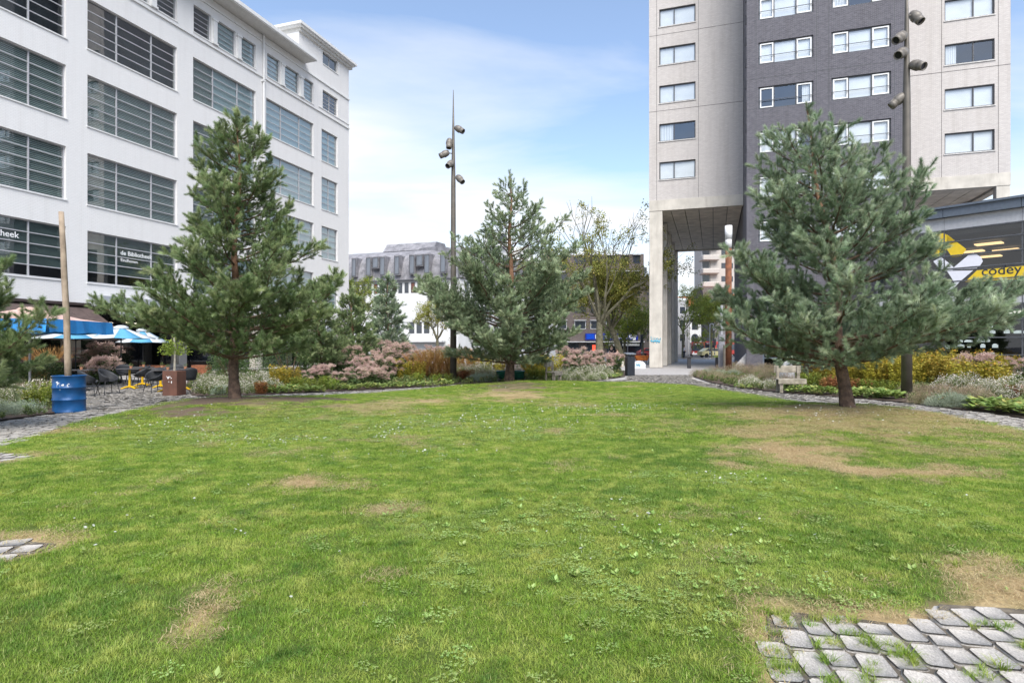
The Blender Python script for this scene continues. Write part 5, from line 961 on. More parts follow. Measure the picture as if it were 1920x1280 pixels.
x, y = at(1353, 37.5); sb = empty('info_pillar', (x, y, 0), 0, 'grey slatted info pillar left of the light column', 'pillar'); MB().box(-.18,.18,-.1,.1,0,2.3).build('panel', mat('grey_panel', (.3,.3,.32), .6, dirt=((.2,.2,.2), 6, .5)), sb); MB().box(-.06,.06,-.06,.06,2.3,4.1).build('post', frame_grey, sb)
x, y = at(1362, 37); ub = MB().box(-.16,.16,-.15,.15,0,1.65).build('utility_box', mat('beige_box', (.36,.31,.24), .8)); ub.location = (x, y, 0); tag(ub, 'narrow beige utility cabinet at the foot of the light column', 'cabinet')
# ---------------------------------------------------------------- terrace
x, y = G(130, 771.5); bar = empty('oil_barrel', (x, y, .0), R(20), 'blue steel oil barrel with scuffed white paint at the left path', 'barrel')
blue = mat('scuffed_blue_paint', (.012,.09,.26), .35, metal=.1, var=.2, nscale=3, bump=.08, dirt=((.55,.6,.65), 3.2, .0)); rust2 = mat('barrel_soil', (.07,.05,.04), .9)
MB().lathe([(.33,0),(.335,.02),(.325,.03),(.325,.27),(.34,.285),(.34,.30),(.325,.315),(.325,.55),(.34,.565),(.34,.58),(.325,.595),(.325,.82),(.34,.835),(.34,.85),(.325,.85),(.32,.7)], 36).build('drum', blue, bar, smooth=True); MB().lathe([(0,.76),(.318,.76)], 24).build('fill', rust2, bar)
pm = []
for (a0_, z0_, w_, h_) in ((-1.72,.70,.05,.022),(-1.66,.66,.03,.03),(-1.60,.69,.04,.012),(-1.33,.64,.05,.025),(-1.72,.62,.006,.06),(-1.05,.63,.02,.02),(-.98,.66,.03,.01),(-1.02,.60,.012,.03),(-1.5,.60,.004,.09)):
    a0_ -= R(20); r_ = .3275; v_ = MB(); n_ = 5; rr_ = random.Random(int(a0_*100)); up_ = [(a0_+(w_/r_)*(i/n_-.5), z0_+h_*rr_.uniform(.4,1)) for i in range(n_+1)]; dn_ = [(a0_+(w_/r_)*(i/n_-.5), z0_-h_*rr_.uniform(.3,1)) for i in range(n_+1)]
    for i in range(n_): v_.quad(*[(r_*math.cos(a), r_*math.sin(a), z) for a, z in (dn_[i], dn_[i+1], up_[i+1], up_[i])])
    v_.build('paint_chip', white_print, bar)
wpost = mat('debarked_wood', (.36,.285,.21), .9, var=.25, nscale=3, bump=.7, bscale=14, c2=(.20,.155,.11), dirt=((.14,.10,.07), 5, .6, (3,3,.6)))
po = MB().tube([(.0,0,.5),(-.02,0,1.3),(-.05,.01,2.2),(-.09,0,3.0),(-.13,.01,3.8),(-.17,0,4.66)], [.074,.070,.067,.064,.060,.054], 12).build('wooden_post', wpost, None, smooth=True); po.location = (x-.02, y, 0); tag(po, 'tall debarked wooden post standing in the blue barrel', 'post')
blk = mat('black_wicker', (.03,.032,.036), .6, var=.2, nscale=40, bump=.4, bscale=80); legm = mat('dark_leg', (.05,.05,.055), .4, metal=.4); 
def chair_proto():
    r = empty('terrace_chair', (0,0,0), 0, 'x', 'chair', 'black bucket chairs on the café terrace'); n = 12; vs = []; fs = []
    for j in range(6):
        for i in range(n+1):
            a = R(-65)+R(310)*i/n-R(90)+R(0); t = j/5; rr_ = .23+.05*t; z = .43+t*(.36*(0.5-0.5*math.cos(math.radians(310*i/n))) + .04*t); vs.append((rr_*math.cos(a+R(0)), rr_*math.sin(a), z))
    fs = [(j*(n+1)+i, j*(n+1)+i+1, (j+1)*(n+1)+i+1, (j+1)*(n+1)+i) for j in range(5) for i in range(n)]
    m = MB().add(vs, fs); o = m.build('backrest', blk, r, smooth=True); s = o.modifiers.new('thick', 'SOLIDIFY'); s.thickness = .015
    MB().lathe([(.20,.40),(.235,.43),(.22,.45),(0,.44)], 16).build('seat', blk, r)
    for sx, sy in ((-1,-1),(1,-1),(1,1),(-1,1)): MB().tube([(sx*.17,sy*.17,.41),(sx*.25,sy*.24,0)], .012, 6).build('leg', legm, r)
    return r
cp = chair_proto(); first = [True]
def chair(px, py, rz, label):
    x, y = G(px, py)
    if first[0]: cp.location = (x, y, 0); cp.rotation_euler = (0,0,rz); cp['label'] = label; first[0] = False
    else: dup(cp, (x, y, 0), rz, None, label)
chair(165, 743, R(200), 'black bucket chair touching the right side of the blue barrel'); chair(203, 739, R(150), 'black bucket chair between the barrel and the pink flowers'); chair(290, 736, R(60), 'black chair turned sideways just left of the rusty planter'); chair(353, 735, R(-70), 'black chair just right of the rusty planter')
chair(266, 726, R(10), 'black chair between the two front yellow legged tables'); chair(232, 722, R(100), 'black chair left of the yellow legged tables'); chair(283, 721, R(180), 'black chair behind the middle yellow legged table'); chair(331, 722, R(90), 'black chair behind the rusty planter'); chair(250, 718, R(200), 'black chair in the second row under the umbrella'); chair(311, 717, R(20), 'black chair in the second row behind the planter'); chair(215, 719, R(-40), 'black chair next to the pink flowers under the umbrella')
ylw = mat('yellow_steel', (.75,.45,.01), .45, var=.05, bump=0); topm = mat('dark_table_top', (.07,.065,.065), .5, var=.15)
def table(px, py, label, lm_, cat='table'):
    x, y = G(px, py); r = empty('terrace_table', (x, y, 0), R(20), label, 'table', 'terrace tables'); MB().box(-.35,.35,-.35,.35,.71,.74).build('table_top', topm, r, bevel=.006); MB().tube([(0,0,.05),(0,0,.71)], [.045,.035], 8).build('column', lm_, r)
    for a in (45,135,225,315): MB().tube([(0,0,.09),(.15*math.cos(R(a)),.15*math.sin(R(a)),.07),(.32*math.cos(R(a)),.32*math.sin(R(a)),.02)], [.035,.03,.02], 6).build('foot', lm_, r)
    pt_ = empty('flower_pot', (x+.05, y, .74), 0, 'small terracotta pot on the table '+label[-34:].split(' ',1)[1], 'pot', 'small pots on the terrace tables'); MB().lathe([(.04,0),(.055,.09),(.05,.09)], 12).build('pot', mat('terracotta', (.42,.20,.11), .8), pt_)
    g = dome(np.random.default_rng(px), 60, .06, .08, .05, .01, .5, 1.0); linkmesh('sprig', npmesh('sprig', g[0]+np.array([0,0,.08],), g[1], LM['aster'], g[2]), pt_)
table(243, 729, 'square dark table on yellow star foot left under the blue white umbrella', ylw); table(267, 723, 'square dark table on yellow star foot behind the sideways chair', ylw); table(301, 727, 'square dark table on yellow star foot left of the planter', ylw); table(312, 734, 'square dark table on yellow foot half behind the rusty planter', ylw); table(345, 731, 'square dark table on yellow foot right of the planter', ylw); table(150, 733, 'square black table behind the blue barrel', bol)
rustp = mat('rusty_planter_steel', (.135,.06,.04), .7, var=.25, nscale=3, bump=.15, c2=(.085,.042,.03)); x, y = G(327, 741); pb = empty('planter', (x, y, 0), R(-5), 'tall square rust brown planter with white paint blotch on the terrace', 'planter'); MB().box(-.235,.235,-.235,.235,0,.77).build('box', rustp, pb, bevel=.008)
for (a, b, c, d) in ((-.07,.57,.05,.05),(.0,.59,.03,.03),(.04,.55,.035,.02),(.05,.43,.03,.05),(-.03,.44,.02,.02),(-.10,.60,.015,.02)): MB().prismv([(a,b-d*.5),(a+c*.6,b-d),(a+c,b-d*.2),(a+c*.8,b+d*.7),(a+c*.2,b+d*.5)], -.241, -.237).build('paint_blotch', white_print, pb)
st_ = empty('young_tree', (x, y, .7), 0, 'small leafy tree growing in the rust brown planter', 'tree'); MB().tube([(0,0,0),(.02,0,.6),(-.02,.02,1.1)], [.035,.03,.02], 7).build('trunk', mat('pale_bark', (.4,.37,.3), .9), st_)
g = dome(np.random.default_rng(3), 700, .42, .5, .08, .04, .8, .1); linkmesh('leaves', npmesh('leaves', g[0]+np.array([0,0,.55]), g[1], LM['lime'], g[2]), st_)
for px, py, w_, lab in ((293,707,1.4,'long rust orange planter box beneath the awning'),(378,706,.8,'square rust orange planter box behind the left pine trunk')): x, y = G(px, py); q = MB().box(-w_/2,w_/2,-.25,.25,0,.6).build('planter', mat('orange_rust', (.26,.095,.045), .8, var=.25)); q.location = (x, y, 0); tag(q, lab, 'planter')
# umbrellas
skyb = mat('light_blue_canvas', (.10,.33,.52), .8, var=.05); wcan = mat('white_canvas', (.52,.56,.58), .8, var=.04); vivid = mat('vivid_blue_canvas', (.03,.25,.60), .75, var=.1, nscale=2); pinkc = mat('faded_orange_canvas', (.62,.42,.36), .8, var=.12, nscale=1.5)
def umbrella(x, y, zr, zt, r, label, n=8, cols=(skyb, wcan), rot=0.0, top=True):
    u_ = empty('umbrella', (x, y, 0), rot, label, 'umbrella', 'blue and white terrace umbrellas'); MB().tube([(0,0,0),(0,0,zt)], .025, 8).build('pole', legm, u_)
    for i in range(n):
        a, b = 2*math.pi*i/n, 2*math.pi*(i+1)/n; m_ = MB(); k = 4; vs = []
        for j in range(k+1):
            t = j/k; rr_ = .12+(r-.12)*t; z = zt-.06-(zt-zr-.06)*(t**.9); vs += [(rr_*math.cos(a), rr_*math.sin(a), z), (rr_*math.cos((a+b)/2)*.97, rr_*math.sin((a+b)/2)*.97, z-.025*t), (rr_*math.cos(b), rr_*math.sin(b), z)]
        fs = [(j*3+q, (j+1)*3+q, (j+1)*3+q+1, j*3+q+1) for j in range(k) for q in (0,1)]; o = m_.add(vs, fs).build('canopy_panel', cols[i % 2], u_, smooth=True); s = o.modifiers.new('t', 'SOLIDIFY'); s.thickness = .004
        MB().tube([(0,0,zr-.1),(r*.45*math.cos(a),r*.45*math.sin(a),zt-.06-(zt-zr-.06)*.55-.03)], .008, 4).build('strut', legm, u_)
    MB().lathe([(.30,zt-.14),(.27,zt-.04),(.12,zt+.02),(.0,zt+.03)], 12).build('vent', wcan, u_, smooth=True)
x, y = at(227, 25.5); umbrella(x, y, 1.88, 2.4, 1.3, 'light blue and white umbrella over the yellow legged tables', rot=R(22)); x, y = at(142, 25); umbrella(x, y, 1.86, 2.28, 1.65, 'light blue and white umbrella behind the wooden post', rot=R(10)); x, y = at(268, 30); umbrella(x, y, 1.75, 2.42, 1.2, 'light blue and white umbrella mostly hidden by the big left pine', rot=R(5))
x, y = at(56, 21); um = empty('umbrella', (x, y, 0), R(4), 'large square umbrella with vivid blue valance and faded orange top', 'umbrella'); MB().tube([(0,0,0),(0,0,2.9)], .04, 10).build('pole', mat('galvanised_pole', (.34,.33,.33), .5, metal=.5), um)
Hh, zb, zm, zt = 1.72, 1.98, 2.4, 2.8
for k in range(4):
    a = k*math.pi/2; c, s = math.cos(a), math.sin(a); f = lambda x_, y_, z_: (c*x_-s*y_, s*x_+c*y_, z_)
    o = MB().add([f(-Hh,-Hh,zm),f(-Hh*.33,-Hh,zm-.03),f(Hh*.33,-Hh,zm-.03),f(Hh,-Hh,zm),f(.25,-.25,zt),f(-.25,-.25,zt),f(-Hh*.6,-Hh*.6,zm+.13),f(Hh*.6,-Hh*.6,zm+.13)], [(0,1,6),(1,2,7,6),(2,3,7),(6,7,4,5)]).build('canopy_panel', pinkc, um)
    vs = []; nn = 10
    for i in range(nn+1): xx = -Hh+2*Hh*i/nn; vs += [f(xx,-Hh-.02+.02*math.sin(i*1.7),zm+.02),f(xx,-Hh-.06+.05*math.sin(i*2.3),zb+.03*math.sin(i*1.3))]
    MB().add(vs, [(2*i,2*i+1,2*i+3,2*i+2) for i in range(nn)]).build('valance', vivid, um)
MB().lathe([(.4,zt-.03),(.3,zt+.06),(0,zt+.1)], 10).build('vent', pinkc, um)
x, y = at(5, 19.5); gp = MB().tube([(0,0,0),(0,0,2.4)], .045, 10).build('steel_post', MATS['galvanised_pole']); gp.location = (x, y, 0); tag(gp, 'grey galvanised post at the left photo edge in the bed', 'post')
# ---------------------------------------------------------------- far buildings
mw = mat('white_render', (.74,.74,.73), .8, var=.06, nscale=.3, bump=.05, dirt=((.5,.5,.48), .5, .35, (2,2,.4))); mslate = mat('grey_slate_roof', (.24,.235,.25), .85, var=.25, nscale=1.4, bump=.3, bscale=6, c2=(.15,.148,.16), dirt=((.42,.41,.42), 3, .6, (3,3,.4)))
farglass = mat('far_window_glass', (.05,.06,.075), .08, var=.2, bump=0, spec=.8); brownc = mat('brown_blind', (.20,.085,.06), .7, var=.3, nscale=3)
def simple_window(parent, x0, x1, z0, z1, y=0, fm=None, pm_=None, name='window', dp=.1, fr=.08):
    fm = fm or frame_dark; mb = MB(); yy = y-.03; mb.box(x0,x1,yy,y+dp,z0,z0+fr).box(x0,x1,yy,y+dp,z1-fr,z1).box(x0,x0+fr,yy,y+dp,z0+fr,z1-fr).box(x1-fr,x1,yy,y+dp,z0+fr,z1-fr); w = mb.build(name, fm, parent); pane(w, x0+fr, x1-fr, y-.008, z0+fr, z1-fr, pm_ or farglass); return w
ms = empty('mansard_building', (-7.47, 85, 0), math.atan2(-.333, .943), 'white building with grey slate mansard roof and dormers behind the middle pines', 'building')
MB().box(-32, 0, 0, 12, 0, 11.2).build('wall', mw, ms); MB().box(-32, .1, -.35, 0, 11.05, 11.25).build('eave', frame_dark, ms); MB().box(-12.5, -2, -1.2, -.01, 2.25, 2.5).build('canopy', mw, ms)
prof = [(-.3,11.26),(-.15,12.6),(.35,14.0),(1.1,15.0),(2.3,15.75),(4,16.15),(12,16.3)]
def extr(pr, x0, x1, m_, nm, par):
    n = len(pr); vs = [(x0,y,z) for y,z in pr]+[(x1,y,z) for y,z in pr]; MB().add(vs, [(i,n+i,n+i+1,i+1) for i in range(n-1)]+[tuple(range(n)), tuple(range(2*n-1,n-1,-1))]).build(nm, m_, par)
extr(prof+[(12,11.26)], -32, 0, mslate, 'mansard_roof', ms)
def mpx(px): a = (px-960)/FOC; return (a*85+7.47)/(.943+a*.333)
for i in range(19): x = -24+i*1.03; simple_window(ms, x, x+.64, 9.35, 10.85, 0, frame_dark, brownc if i % 3 == 1 and i > 8 else None)
for px in (731,745,772,786,800): x = mpx(px); simple_window(ms, x-.42, x+.42, 6.9, 8.0, 0); simple_window(ms, x-.42, x+.42, 3.5, 5.1, 0)
for px in (690,703,655,667): x = mpx(px); simple_window(ms, x-.42, x+.42, 6.9, 8.0, 0); simple_window(ms, x-.42, x+.42, 3.5, 5.1, 0)
MB().box(mpx(779)-2.6, mpx(779)+2.2, -.12, -.01, 5.15, 8.75).build('panel', mw, ms)
for px, w_, tall in ((669,.8,1),(696,.9,1),(709,1.05,0),(722,.9,1),(749,.9,1),(777,.9,1),(791,1.1,0),(805,.9,1),(835,.9,1)):
    x = mpx(px); z0 = 11.9 if tall else 13.0; d = empty('x'); bpy.data.objects.remove(d)
    dm_ = MB().box(x-w_/2, x+w_/2, -.75, .9, z0, 14.75).build('dormer', mslate, ms); simple_window(dm_, x-w_/2+.05, x+w_/2-.05, z0+.1, 14.6, -.76, frame_dark, mat('pale_dormer_glass', (.13,.145,.17), .1, spec=1, bump=0, var=.3, nscale=.6))
extr([(3,16.0),(4.2,17.3),(7,17.4),(8,16.0)], -14, -5.5, mslate, 'roof_house', ms)
m2 = empty('mansard_building', (-7.47, 85, 0), math.atan2(.764, .645), 'right hand wing of the mansard building hidden behind the middle pine', 'building'); MB().box(.15, 32, 0, 12, 0, 11.2).build('wall', mw, m2); extr(prof+[(12,11.26)], .15, 32, mslate, 'mansard_roof', m2)
for i in range(14):
    x = 1.2+i*2.1; simple_window(m2, x, x+.8, 9.3, 10.8); simple_window(m2, x, x+.8, 6.6, 8.0); simple_window(m2, x, x+.8, 3.5, 5.0)
    if i % 2 == 0: dm_ = MB().box(x-.1, x+.9, -.75, .9, 11.9, 14.75).build('dormer', mslate, m2); simple_window(dm_, x-.05, x+.85, 12, 14.6, -.76)
rf = empty('rooftop_pavilion', (0,0,0), 0, 'white rooftop storey with railing behind the middle pine top', 'building'); x, y = at(930, 112); MB().box(x-7, x+6.5, y, y+8, 14, 20).build('wall', mw, rf); MB().box(x-2, x+3, y-1, y+7, 20, 22.5).build('roof_room', mw, rf); simple_window(rf, x-1.6, x-.2, 20.4, 22.2, y-1); simple_window(rf, x+.4, x+2, 20.4, 22.2, y-1); MB().box(x-7, x-2.2, y-.1, y, 20.6, 20.75).build('railing', frame_dark, rf)
bb = empty('brick_building', (9.0, 103, 0), R(-4), 'brown brick building with blue shop sign and white sills behind the two street trees', 'building')
MB().box(-4, 13.2, 0, 12, 0, 17.2).build('wall', brownbrick, bb); MB().box(13.25, 15.6, .6, 12, 0, 13.5).build('side_wing', mat('dark_brown_facade', (.13,.11,.10), .8), bb)
for k in range(5):
    for x in (-1.6, 1.6, 4.3, 6.9, 9.5, 11.4):
        z = 4.6+k*2.75-(.0); 
        if z < 16: w = simple_window(bb, x, x+(1.9 if x < 9 else 1.2), z, z+1.35, -.01, frame_white if k == 0 else frame_dark); MB().box(x-.1, x+(2.0 if x < 9 else 1.3), -.3, -.02, z+1.42, z+1.52).build('lintel', mw, w)
for k in range(9): simple_window(bb, 13.8, 14.1, 2.6+k*1.3, 2.95+k*1.3, .58); simple_window(bb, 14.6, 14.9, 2.6+k*1.3, 2.95+k*1.3, .58)
shopb = mat('sign_blue', (.02,.035,.33), .5, bump=0); shopb2 = mat('sign_bright_blue', (.0,.08,.62), .5, bump=0)
MB().box(3.4, 12.2, -.35, -.02, 2.75, 3.85).build('shop_sign', shopb, bb); MB().box(3.6, 4.9, -.40, -.36, 2.9, 3.75).build('sign_panel', shopb2, bb); text('Bq', .95, (5.0,-.38,2.98), (R(90),0,0), white_print, bb, bold=.02); text('the Audio Bar', .92, (6.7,-.38,3.0), (R(90),0,0), white_print, bb, bold=.02); MB().box(11.3,11.8,-.42,-.36,2.7,4.1).build('sign_panel', white_print, bb)
MB().box(-4, 13.2, -.9, -.02, 2.35, 2.5).build('shop_canopy', mw, bb)
for x0_, x1_ in ((-3.5,-1.0),(-.4,2.3),(3.6,6.2),(7.0,10.0),(10.3,13.0)): simple_window(bb, x0_, x1_, 0, 2.3, -.012, frame_dark, name='shop_window')
MB().box(4.6,5.5,-.06,-.03,.9,1.9).build('shop_display', emat('red_glow', (.8,.08,.04), .8), bb); MB().box(7.2,12.2,-2.0,-.05,1.75,2.1).build('shop_awning', mat('grey_awning', (.4,.4,.38), .8), bb)
wt = empty('glass_tower', (0,0,0), 0, 'pale blue and white high rise far behind the brick building', 'building'); x, y = at(1197, 210); MB().box(x-3.5, x+6, y, y+12, 0, 31).build('wall', mat('pale_blue_facade', (.6,.66,.72), .6), wt)
for k in range(6):
    for i in range(4): simple_window(wt, x-3+i*2.2, x-1.4+i*2.2, 11+k*3.2, 13.2+k*3.2, y, mw)
at_ = empty('apartment_block', (0,0,0), 0, 'beige apartment block with rounded balconies seen under the tower', 'building'); x, y = at(1317, 135); bei = mat('beige_cladding', (.50,.46,.42), .8, var=.06)
MB().box(x+1.8, x+14, y, y+12, 0, 27).build('wall', bei, at_)
for k in range(8):
    z = 3+k*2.95; MB().box(x-.3, x+3.4, y-1.4, y+2, z, z+1.15).build('balcony', bei, at_, bevel=.15); simple_window(at_, x+.0, x+1.7, z+1.2, z+2.9, y+.4, mw); simple_window(at_, x+8, x+10.4, z+1.2, z+2.6, y); simple_window(at_, x+4.2, x+6.8, z+1.3, z+2.5, y); simple_window(at_, x+11.5, x+13.2, z+1.2, z+2.6, y)
sh = empty('street_house', (0,0,0), 0, 'white street house with arched windows and orange tiled roof beyond the buses', 'building'); x, y = at(1291, 128); 
MB().box(x, x+11, y, y+10, 0, 10.2).build('wall', mw, sh); MB().add([(x-.3,y-.4,11.8),(x+12,y-.4,10.4),(x+12,y+5,13.2),(x-.3,y+5,12.6),(x-3.6,y+4.2,12.4),(x-.3,y-.4,10.2),(x+12,y-.4,10.2)], [(0,1,2,3),(0,3,4),(5,6,1,0)]).build('roof', mat('orange_tiles', (.52,.17,.07), .8, var=.12, nscale=2), sh)
MB().box(x+.1, x+11, y-.15, y-.01, 8.7, 10.15).build('attic_band', frame_dark, sh)
for i in range(4):
    x0_ = x+.7+i*2.3; w = simple_window(sh, x0_, x0_+1.3, 5.2, 7.4, y); 
    MB().prismv([(x0_-.1,1.7),(x0_+1.4,1.7),(x0_+1.4,3.6)]+[(x0_+.65+.75*math.cos(a), 3.6+.75*math.sin(a)) for a in np.linspace(.3, math.pi-.3, 7)]+[(x0_-.1,3.6)], y-.03, y-.005).build('arched_window', farglass, sh)
    simple_window(sh, x0_+.1, x0_+1.1, 8.9, 10.0, y-.16, mw)
g2 = empty('street_house', (0,0,0), 0, 'grey stone street house left of the white arched house', 'building'); x, y = at(1272, 126); MB().box(x-2, x+2.0, y, y+10, 0, 11.3).build('wall', mat('grey_stone', (.42,.42,.43), .8), g2)
for z in (2.7,5.6,8.4): simple_window(g2, x+.2, x+1.5, z, z+1.6, y, mw)
dk3 = MB().box(0,0,0,0,0,0); x, y = at(1322, 112); q = MB().add([(x,y,9.2),(x+4.2,y,9.2),(x+4.2,y,12.6),(x-.6,y,12.6),(x,y+6,9.2),(x+4.2,y+6,9.2),(x+4.2,y+6,12.6),(x-.6,y+6,12.6)], [(0,1,2,3),(7,6,5,4),(0,3,7,4),(3,2,6,7),(1,5,6,2),(0,4,5,1)]).build('brick_annex', brownbrick); tag(q, 'dark brick upper storey jutting out beside the orange roof', 'building')
x, y = at(1340, 112); q2 = MB().box(x, x+4, y, y+8, -.04, 9.15).build('brick_annex', mat('dark_grey_shopfront', (.2,.19,.19), .7)); tag(q2, 'dark shopfront block behind the street lamp under the tower', 'building')  # one even dark grey for the whole block
# low terrace of far shops closing the street
for i, (px0_, px1_, Y_, h_, c_) in enumerate([(560,660,100,9,(.45,.42,.38)),(1040,1082,125,12,(.3,.22,.18)),(1216,1262,128,9.5,(.36,.32,.29)),(1375,1700,120,9,(.35,.3,.27)),(-700,150,160,10,(.4,.38,.36)),(1900,2700,150,11,(.4,.36,.33))]):
    x0_, _ = at(px0_, Y_); x1_, _ = at(px1_, Y_); r = empty('far_house', (x0_, Y_, 0), 0, ['beige house far behind the white office corner','brown house between middle pine and brick building','brown house seen between the tower columns','terrace of houses hidden behind the tower','long terrace of houses beyond the office block','long terrace of houses beyond the pavilion'][i], 'building'); MB().box(0, x1_-x0_, 0, 10, 0, h_).build('wall', mat('far_wall%d' % i, c_, .85), r)
    for k in range(min(12, int((x1_-x0_)/3))):
        for z in (1.0, 4.2, 7.0): simple_window(r, 1+k*3, 2.4+k*3, z, z+1.6, 0)
# ---------------------------------------------------------------- vehicles, bikes, people, street lamp
redp = mat('bus_red', (.42,.05,.04), .3, var=.05, bump=0); whp = mat('bus_white', (.75,.74,.72), .35, bump=0, var=.03); headl = mat('headlight_glass', (.8,.8,.78), .15, bump=0); tyre = mat('tyre_rubber', (.02,.02,.02), .8, bump=0)
def bus(x, y, rz, label, L_=9.0, s=.80):
    b = empty('city_bus', (x, y, -.02), rz, label, 'bus', 'red city buses'); b.scale = (s, s, s); MB().box(-1.27,1.27,0,L_,.35,2.95).build('body', redp, b, bevel=.12); MB().box(-1.15,1.15,-.03,.02,1.15,2.35).build('windscreen', farglass, b, bevel=.01); MB().box(-1.1,1.1,-.035,.02,2.42,2.8).build('destination_board', frame_dark, b); text('Bus 401', .3, (-.62,-.045,2.5), (R(90),0,0), white_print, b, bold=.01)
    MB().box(-1.2,1.2,-.05,.03,.38,.7).build('bumper', whp, b, bevel=.02)
    for sx in (-.9,.9): MB().lathe([(0,.0),(.15,.0),(.15,.03)], 12, M=Matrix.Translation((sx,-.03,.85))@Matrix.Rotation(R(90),4,'X')).build('headlight', headl, b); MB().box(sx*1.55-.06,sx*1.55+.06,-.25,-.1,1.7,2.2).build('mirror', frame_dark, b)
    for sx in (-1.28,1.28): MB().box(sx-.005,sx+.005,.7,L_-.4,1.25,2.4).build('side_window', farglass, b)
    for yy in (1.6, L_-2.2):
        for sx in (-1.12,1.12): MB().lathe([(.0,-.13),(.45,-.13),(.47,0),(.45,.13),(0,.13)], 16, M=Matrix.Translation((sx,yy,.46))@Matrix.Rotation(R(90),4,'Y')).build('wheel', tyre, b)
x, y = at(1309, 100); bus(x, y, R(-14), 'red city bus coming head on under the tower'); x, y = at(1330, 104); bus(x, y, R(-55), 'red city bus turned sideways beside the head on bus', 9, .85)
def car(x, y, rz, label, col):
    c = empty('parked_car', (x, y, -.03), rz, label, 'car'); MB().prismv([(-2.1,.3),(2.1,.3),(2.15,.7),(1.9,.88),(1.0,.95),(.5,1.38),(-1.1,1.42),(-1.8,.98),(-2.1,.9)], -.85, .85).build('body', col, c, bevel=.04); MB().prismv([(.92,.97),(.47,1.33),(-1.05,1.36),(-1.6,1.0)], -.86, -.852).build('side_window', farglass, c)
    for xx in (-1.35,1.35):
        for yy in (-.8,.8): MB().lathe([(0,-.1),(.3,-.1),(.32,0),(.3,.1),(0,.1)], 14, M=Matrix.Translation((xx,yy,.31))@Matrix.Rotation(R(90),4,'X')).build('wheel', tyre, c)
x, y = at(1336, 93); car(x, y, R(8), 'small yellow and white car in front of the buses', mat('cream_paint', (.7,.62,.32), .3, bump=0)); x, y = at(1222, 90); car(x, y, R(4), 'red car mostly behind the first concrete column', redp)
MB_b = {}
def bike_proto():
    r = empty('bicycle', (0,0,0), 0, 'x', 'bicycle', 'bicycles parked in a row by the column')
    def ring(cx): return [(cx+.34*math.cos(a), 0, .35+.34*math.sin(a)) for a in np.linspace(0, 2*math.pi, 19)]
    for cx in (-.52,.52): w = MB().tube(ring(cx), .018, 5, cap=False).build('wheel', tyre, r); sp_ = MB(); [sp_.tube([(cx,0,.35),(cx+.33*math.cos(a),0,.35+.33*math.sin(a))], .003, 3) for a in np.arange(0, 6.28, .7)]; sp_.build('spokes', frame_grey, w)
    MB().tube([(-.52,0,.35),(-.1,0,.32),(.38,0,.85),(-.2,0,.78),(-.1,0,.32)], .018, 5).tube([(-.52,0,.35),(-.2,0,.78),(-.23,0,.92)], .014, 5).tube([(.52,0,.35),(.38,0,.85),(.36,0,1.0)], .016, 5).build('frame', mat('bike_paint', (.12,.13,.15), .35, var=.3), r)
    MB().tube([(.22,-.28,1.04),(.36,-.2,1.02),(.38,0,1.0),(.36,.2,1.02),(.22,.28,1.04)], .013, 5).build('handlebar', frame_grey, r); MB().box(-.36,-.12,-.07,.07,.92,.97).build('saddle', tyre, r, bevel=.02); return r
bp_ = bike_proto(); rb = random.Random(4)
for i in range(11):
    px = 1148+i*6.6; x, y = at(px, 56+rb.uniform(-1.5,1.5)); lab = 'bicycle '+ORD[i]+' in the tight row beside the first column'
    if i == 0: bp_.location = (x, y, -.02); bp_.rotation_euler = (0,0,R(60)); bp_['label'] = lab
    else: dup(bp_, (x, y, -.02), R(rb.uniform(30,110)), None, lab)
ob = mat('orange_cargo', (.55,.16,.03), .6, var=.2)
x, y = at(1203, 53); cb_ = MB().prismv([(-.45,.35),(.45,.35),(.6,.8),(-.6,.8)], -.3, .3).build('cargo_box', ob); cb_.location = (x, y, 0); tag(cb_, 'orange carrier box standing among the bicycles', 'box')
skin = mat('skin', (.55,.36,.27), .6, bump=0, var=.05); shirt = mat('white_shirt', (.75,.74,.74), .8, bump=0, var=.05); jeans = mat('dark_trousers', (.03,.035,.05), .8, bump=0); hair = mat('brown_hair', (.10,.06,.035), .8); darkcoat = mat('dark_coat', (.03,.03,.04), .8)
